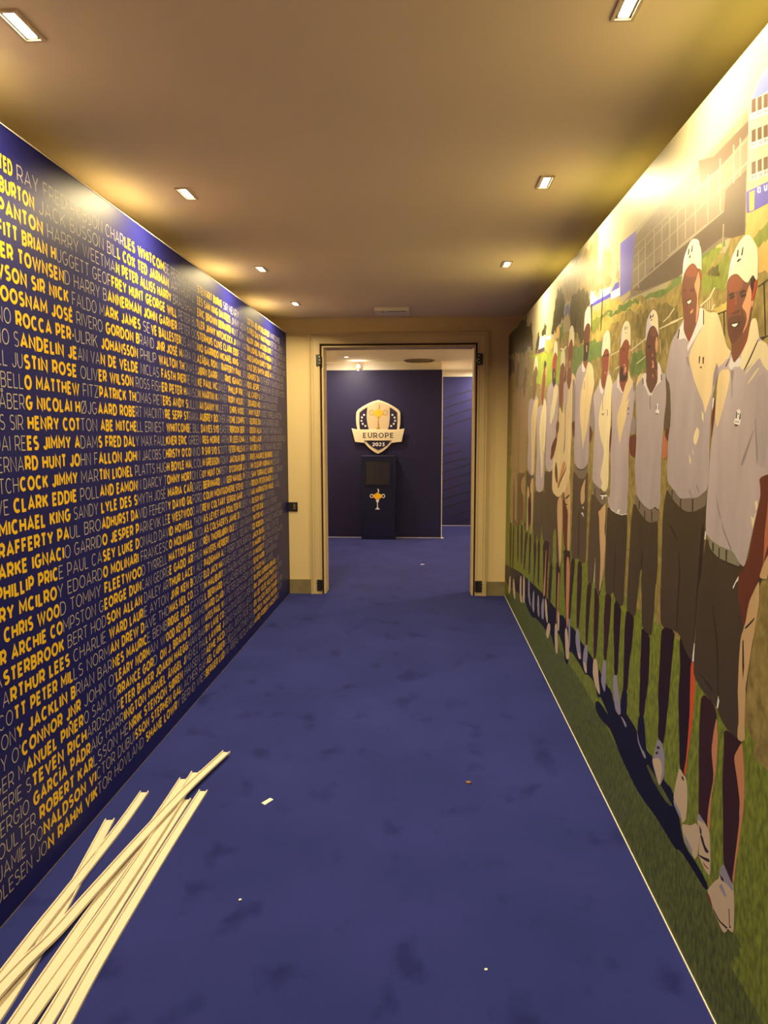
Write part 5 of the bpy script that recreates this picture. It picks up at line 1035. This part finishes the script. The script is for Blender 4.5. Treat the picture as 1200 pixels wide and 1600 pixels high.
# crest sign
CREAM = mat('crest_cream', (.66, .57, .39), .4, .35); CREAM2 = mat('crest_field', (.52, .40, .25), .45, .35)
NAVY = mat('crest_navy', (.016, .010, .035), .4, .4); GOLD = mat('crest_gold', (.62, .36, .03), .35, .5); GOLDD = mat('crest_bronze', (.34, .19, .05), .4, .5)
INK = mat('crest_ink', (.035, .02, .02), .5, .3); WHT = mat('crest_white', (.88, .84, .78), .4, .4)
cs = tag(empty('crest_sign', (-.648, 9.62, 1.16)), 'cream shield-shaped crest sign with gold cup and EUROPE banner on the blue partition', 'sign')
def plate(name, key, y0, y1, M, parent, bevel=0, data=None, pts=None):
    q = MB(); q.prism(pts or pts2((data or CREST)[key]), lambda p: (p[0], y0, p[1]), lambda p: (p[0], y1, p[1]), M)
    return q.build(name, parent, bevel=bevel)
plate('shield', 'shield', 9.640, 9.606, CREAM, cs, .006)
plate('field', 'field', 9.606, 9.604, CREAM2, cs)
plate('star_panel', 'blueL', 9.604, 9.602, NAVY, cs); plate('star_panel', 'blueR', 9.604, 9.602, NAVY, cs)
plate('year_panel', 'blueB', 9.604, 9.602, NAVY, cs)
plate('banner', 'banner', 9.606, 9.590, CREAM, cs, .004)
def star(c, r): return [(c[0]+(r if k % 2 == 0 else r*.42)*math.sin(k*math.pi/5), c[1]+(r if k % 2 == 0 else r*.42)*math.cos(k*math.pi/5)) for k in range(10)]
for c in pts2(CREST['stars']): plate('star', None, 9.602, 9.600, WHT, cs, pts=star(c, .019))
def cup(D, y, parent, Mb, Mh, Ms, Mf, r):
    o = plate('cup', 'bowl', y, y-.003, Mb, parent, .001, D)
    for nm, key, M in (('stem', 'stem', Ms), ('figure', 'figure', Mf)):
        plate(nm, key, y-.0004, y-.0026, M, parent, 0, D).parent = o
    for c in pts2(D['rings']):
        q = MB()
        for f in ribbon([(c[0]+r*math.cos(k*.449), c[1]+r*1.1*math.sin(k*.449)) for k in range(14)], .009, True):
            q.prism(f, lambda p: (p[0], y-.0002, p[1]), lambda p: (p[0], y-.0022, p[1]), Mh)
        h = q.build('handle', parent); h.parent = o
cup(CREST, 9.604, cs, GOLD, GOLDD, GOLDD, GOLDD, .030)
def word(t, box, w, gap, y, M, name, parent, serif=False):
    (xa, za), (xb, zb) = pts2(box); quads, adv = text_quads(t, w, gap); adv -= gap; h = za-zb; sc = (xb-xa)/adv
    q = MB()
    for f in quads: q.prism([(xa+a*sc, zb+b*h) for a, b in f], lambda p: (p[0], y, p[1]), lambda p: (p[0], y-.002, p[1]), M)
    if serif:
        x = 0
        for ch in t:
            gw = GL[ch][0]+w*.35
            feet = {'E': [(0, 0), (0, 1)], 'U': [(0, 1), (1, 1)], 'R': [(0, 0), (0, 1), (1, 0)], 'P': [(0, 0), (0, 1)]}.get(ch, [])
            for a, b in feet:
                cx = x+w/2+a*(gw-w); z = b*(1-.07); x0, x1 = xa+(cx-.17)*sc, xa+(cx+.17)*sc
                q.prism([(x0, zb+z*h), (x1, zb+z*h), (x1, zb+(z+.07)*h), (x0, zb+(z+.07)*h)], lambda p: (p[0], y, p[1]), lambda p: (p[0], y-.0022, p[1]), M)
            x += gw+gap
    return q.build(name, parent)
word('EUROPE', CREST['europe'], .15, .2, 9.590, INK, 'lettering', cs, True)
word('2023', CREST['year'], .17, .12, 9.602, WHT, 'numerals', cs)

# clip-on spot above the partition
SPM = mat('spot_body', (.35, .28, .2), .4, .5, .6)
sl = tag(empty('clip_spotlight', (-.915, 9.63, 2.283)), 'tiny lit clip-on spotlight standing on the top edge of the crest partition', 'spotlight')
q = MB(); q.box((-.925, 9.628, 2.270), (-.905, 9.65, 2.292), SPM); q.box((-.919, 9.632, 2.292), (-.911, 9.640, 2.312), SPM); q.build('clip', sl)
q = MB(); q.cyl((-.915, 9.625, 2.332), .024, 1, .045, SPM, 20); q.build('head', sl)
q = MB(); q.cyl((-.915, 9.6225, 2.332), .020, 1, .0025, mat('spot_lens', (.9, .85, .7), .3, .5, emit=((1, .9, .7), 14.0)), 20); q.build('lens', sl)
ld = bpy.data.lights.new('spot_glow', 'POINT'); ld.energy = 1.6; ld.color = (1, .84, .66); ld.shadow_soft_size = .02
lo = bpy.data.objects.new('spot_glow', ld); COLL.objects.link(lo); lo.parent = sl; lo.location = (0, -.035, .05)

# kiosk
KB = mat('kiosk_navy', (.004, .006, .035), .35, .4); KS = mat('kiosk_screen', (.018, .018, .028), .18, .5); KF = mat('kiosk_frame', (.006, .008, .028), .3, .4)
kk = tag(empty('display_kiosk', (-.635, 9.55, 0)), 'dark navy display kiosk with blank screen and gold cup emblem below the crest', 'kiosk')
q = MB(); q.box((-.866, 9.455, 0), (-.405, 9.632, 1.135), KB); q.build('body', kk, bevel=.006)
q = MB()
for a, b in (((-.815, 1.066), (-.465, 1.084)), ((-.815, .73), (-.465, .748)), ((-.815, .748), (-.799, 1.066)), ((-.481, .748), (-.465, 1.066))):
    q.box((a[0], 9.446, a[1]), (b[0], 9.455, b[1]), KF)
q.build('screen_frame', kk)
q = MB(); q.box((-.799, 9.4505, .748), (-.481, 9.455, 1.066), KS); q.build('screen', kk)
KG = mat('emblem_gold', (.80, .44, .02), .4, .4)
cup(EMBLEM, 9.4548, kk, KG, WHT, WHT, WHT, .020)

# ceiling diffuser in the far room
cd = tag(empty('ceiling_diffuser', (-.093, 9.588, 2.4)), 'round grey air diffuser on the ceiling beyond the doorway', 'air vent')
VM = mat('diffuser_grey', (.20, .15, .09), .5, .3); VD = mat('diffuser_dark', (.05, .035, .02), .6, .2)
for nm, r0, r1, z0, z1, M in (('rim', .185, .21, 2.385, 2.3995, VM), ('ring', .12, .15, 2.378, 2.392, VM), ('ring', .06, .09, 2.374, 2.388, VM)):
    q = MB(); n = 40
    for j in range(n):
        a, b = 2*math.pi*j/n, 2*math.pi*(j+1)/n
        P = lambda r, t, z: (-.093+r*math.cos(t), 9.588+r*math.sin(t), z)
        q.poly([P(r0, a, z0), P(r1, a, z1), P(r1, b, z1), P(r0, b, z0)], M); q.poly([P(r0, a, z0), P(r0, b, z0), P(r0, b, z1), P(r0, a, z1)], M)
    q.build(nm, cd, fix=False)
q = MB(); q.cyl((-.093, 9.588, 2.396), .19, 2, .0035, VD, 40); q.build('throat', cd)

# mounting plate left on the corridor ceiling
mp = tag(empty('mounting_plate', (-.27, 5.76, 2.4)), 'scuffed pale rectangular mounting plate stuck to the ceiling before the doorway', 'mounting plate')
PLT = mat('plate_cream', (.95, .90, .74), .5, .4, noise=(14, .05))
q = MB(); q.box((-.41, 5.655, 2.372), (-.135, 5.87, 2.3995), PLT); q.build('plate', mp, bevel=.003)
q = MB()
for x, y, a, b in ((-.34, 5.70, .012, .02), (-.27, 5.69, .04, .016), (-.215, 5.685, .03, .012), (-.175, 5.69, .016, .02)):
    q.poly([(x-a, y-b, 2.3716), (x+a, y-b*.6, 2.3716), (x+a*.7, y+b, 2.3716), (x-a*.8, y+b*.7, 2.3716)], mat('glue_residue', (.28, .21, .12), .8, .1))
q.build('residue', mp, fix=False)

# ------------------------------------------------------------ lamps
FR = mat('lamp_trim', (.70, .58, .40), .5, .4); REC = mat('lamp_recess', (.06, .045, .03), .5, .3)
LENS = mat('lamp_lens', (.9, .85, .7), .3, .5, emit=((1, .86, .58), 22.0))
LENSF = mat('lamp_lens_far', (.9, .85, .7), .3, .5, emit=((1, .90, .70), 14.0))
def downlight(x, y, tilt, label, power, group, L=.118, Wd=.040, far=False):
    r = tag(empty('downlight', (x, y, 2.4)), label, 'ceiling light', group)
    a, b = Wd/2, L/2; q = MB(); z0, z1 = 2.394, 2.3996; t = .008
    q.box((x-a-t, y-b-t, z0), (x-a, y+b+t, z1), FR); q.box((x+a, y-b-t, z0), (x+a+t, y+b+t, z1), FR)
    q.box((x-a, y-b-t, z0), (x+a, y-b, z1), FR); q.box((x-a, y+b, z0), (x+a, y+b+t, z1), FR)
    q.build('trim', r)
    q = MB(); q.box((x-a, y-b, 2.3985), (x+a, y+b, 2.3997), REC); q.build('recess', r)
    q = MB(); q.box((x-a*.62, y-b*.98, 2.3962), (x+a*.62, y+b*.86, 2.3984), LENSF if far else LENS); q.build('lens', r)
    ld = bpy.data.lights.new('lamp', 'AREA'); ld.shape = 'RECTANGLE'; ld.size = Wd*.7; ld.size_y = L*.8
    ld.energy = power; ld.color = FAR_COL if far else LAMP_COL; ld.spread = math.radians(176 if far else 157)
    lo = bpy.data.objects.new('lamp', ld); COLL.objects.link(lo); lo.parent = r; lo.location = (0, 0, -.008); lo.rotation_euler = (0, tilt, 0)
    return r
TL, TR = math.radians(5), math.radians(-5)
GA, GB = 'slot downlights along the name wall', 'slot downlights along the mural'
for y, t in ((1.79, 'slot downlight over the name wall, nearest the camera'), (2.995, 'slot downlight over the name wall, second from the camera'),
             (4.325, 'slot downlight over the name wall, third from the camera'), (5.45, 'slot downlight over the name wall, last before the doorway')):
    downlight(-.995, y, TL, t, LAMP_W, GA)
for y, t in ((1.79, 'slot downlight over the mural, cut by the top edge of the photo'), (2.955, 'bright slot downlight over the mural, in the middle of its row'),
             (4.30, 'bright slot downlight over the mural, nearest the doorway')):
    downlight(.468, y, TR, t, LAMP_W*1.08, GB)
for y in (.55,):
    downlight(-.995, y, TL, 'slot downlight over the name wall, behind the camera', LAMP_W*.7, GA)
    downlight(.468, y, TR, 'slot downlight over the mural, behind the camera', LAMP_W*.8, GB)
GC = 'downlights in the room beyond the door'
for x, y, w, tl, t in ((-1.10, 8.03, .7, 0, 'small downlight beyond the doorway, half hidden by the door head'),
                   (-1.015, 9.10, 1.5, 0, 'small downlight just before the crest partition'),
                   (1.0, 10.62, 2.6, 0, 'small downlight over the striped partition, hidden by the door frame'),
                   (-2.3, 8.6, 8.0, 70, 'added unseen downlight washing the left wall of the far room to brighten its ceiling'),  # added lamp, never in view: wall bounce lifts the far ceiling
                   (2.0, 9.0, 6.0, -70, 'added unseen downlight washing the right wall of the far room to brighten its ceiling'),  # added unseen fill on the opposite wall, also for the ceiling
                   (1.75, 7.3, 2.4, 0, 'small downlight right of the doorway in the far room, out of view')):
    downlight(x, y, math.radians(tl), t, LAMP_W*w*.85, GC, .085, .06, True)

# ------------------------------------------------------------ trunking strips on the carpet
def strip(key, zs, label, width=.034):
    C = STRIPS[key]; n = len(C); q = MB(); rows = []
    h = width/2; t = .0016; lip = .0085
    prof = [(-h, 0), (h, 0), (h, lip), (h-.004, lip), (h-.004, lip-.0016), (h-t, lip-.0016), (h-t, t), (-h+t, t), (-h+t, lip-.0016), (-h+.004, lip-.0016), (-h+.004, lip), (-h, lip)]
    fine = []; zf = []
    for i in range(n-1):
        for k in range(4):
            s = k/4; p0 = C[max(i-1, 0)]; p1 = C[i]; p2 = C[i+1]; p3 = C[min(i+2, n-1)]
            f = lambda a, b, c, d: .5*((2*b)+(-a+c)*s+(2*a-5*b+4*c-d)*s*s+(-a+3*b-3*c+d)*s**3)
            fine.append((f(p0[0], p1[0], p2[0], p3[0]), f(p0[1], p1[1], p2[1], p3[1])))
            zf.append(zs[i]+(zs[i+1]-zs[i])*(s*s*(3-2*s)))
    fine.append(C[-1]); zf.append(zs[n-1])
    for i, p in enumerate(fine):
        a = fine[max(i-1, 0)]; b = fine[min(i+1, len(fine)-1)]; d = Vector((b[0]-a[0], b[1]-a[1])).normalized(); nx, ny = -d.y, d.x
        rows.append([(p[0]+nx*u, p[1]+ny*u, zf[i]+v) for u, v in prof])
    k = len(prof)
    for i in range(len(rows)-1):
        for j in range(k): q.poly([rows[i][j], rows[i][(j+1) % k], rows[i+1][(j+1) % k], rows[i+1][j]], PLASTIC)
    q.poly(rows[0], PLASTIC); q.poly(rows[-1][::-1], PLASTIC)
    o = q.build('trunking_strip')
    bm = bmesh.new(); bm.from_mesh(o.data); bmesh.ops.remove_doubles(bm, verts=bm.verts, dist=.00005); bmesh.ops.recalc_face_normals(bm, faces=bm.faces); bm.to_mesh(o.data); bm.free()
    tag(o, label, 'plastic strip', 'white trunking strips on the carpet')
strip('S1', [.0005]*6, 'white trunking strip with the shortest reach, closest to the blue name wall')
strip('S2', [.001, .001, .006, .0105, .0105, .011], 'white trunking strip crossing over the one closest to the name wall')
strip('S4', [.0005]*6, 'white trunking strip at the left side of the main bundle')
strip('S6', [.0005]*6, 'white trunking strip at the bundle right side, its far end hidden under the topmost strip')
strip('S5', [.0095, .0095, .0098, .0098, .0098, .0098], 'wide-looking white trunking strip in the middle of the bundle', .036)
strip('S3', [.015, .019, .0200, .0200, .0200, .0195, .016, .018, .0215, .0215], 'white trunking strip lying across the top of the others, reaching farthest', .036)
strip('S7', [.0005]*6, 'separate straight white trunking strip at the right of the bundle')

def scrap(name, pts, h, M, label, cat):
    q = MB(); q.prism(pts, lambda p: (p[0], p[1], .0006), lambda p: (p[0], p[1], .0006+h), M); return tag(q.build(name), label, cat)
def quad(cx, cy, a, b, ang):
    c, s = math.cos(ang), math.sin(ang); return [(cx+u*c-v*s, cy+u*s+v*c) for u, v in ((-a, -b), (a, -b*.8), (a, b), (-a*.9, b))]
PAPER = mat('scrap_white', (.85, .78, .64), .7, .2); CRUMB = mat('crumb_brown', (.22, .12, .07), .8, .2)
scrap('plastic_scrap', quad(-.601, 2.546, .024, .010, 1.0), .002, PAPER, 'small pale cut-off scrap on the carpet right of the strips', 'scrap')
scrap('crumb', [(.179+.011*math.cos(k*.9), 2.736+.008*math.sin(k*.9)) for k in range(7)], .006, CRUMB, 'tiny brown crumb on the carpet right of centre', 'debris')
scrap('speck', quad(-.555, 1.97, .004, .003, .4), .002, PAPER, 'tiny white speck on the carpet beside the near strips', 'debris')
scrap('speck', quad(.165, 1.73, .004, .003, .2), .002, PAPER, 'tiny white speck on the near carpet at lower right', 'debris')
scrap('speck', quad(-.03, 7.617, .022, .012, .3), .002, PAPER, 'white scrap on the carpet just beyond the doorway', 'debris')
scrap('plastic_scrap', quad(.232, 9.60, .016, .014, .2), .012, PAPER, 'white bit at the right foot of the crest partition', 'scrap')
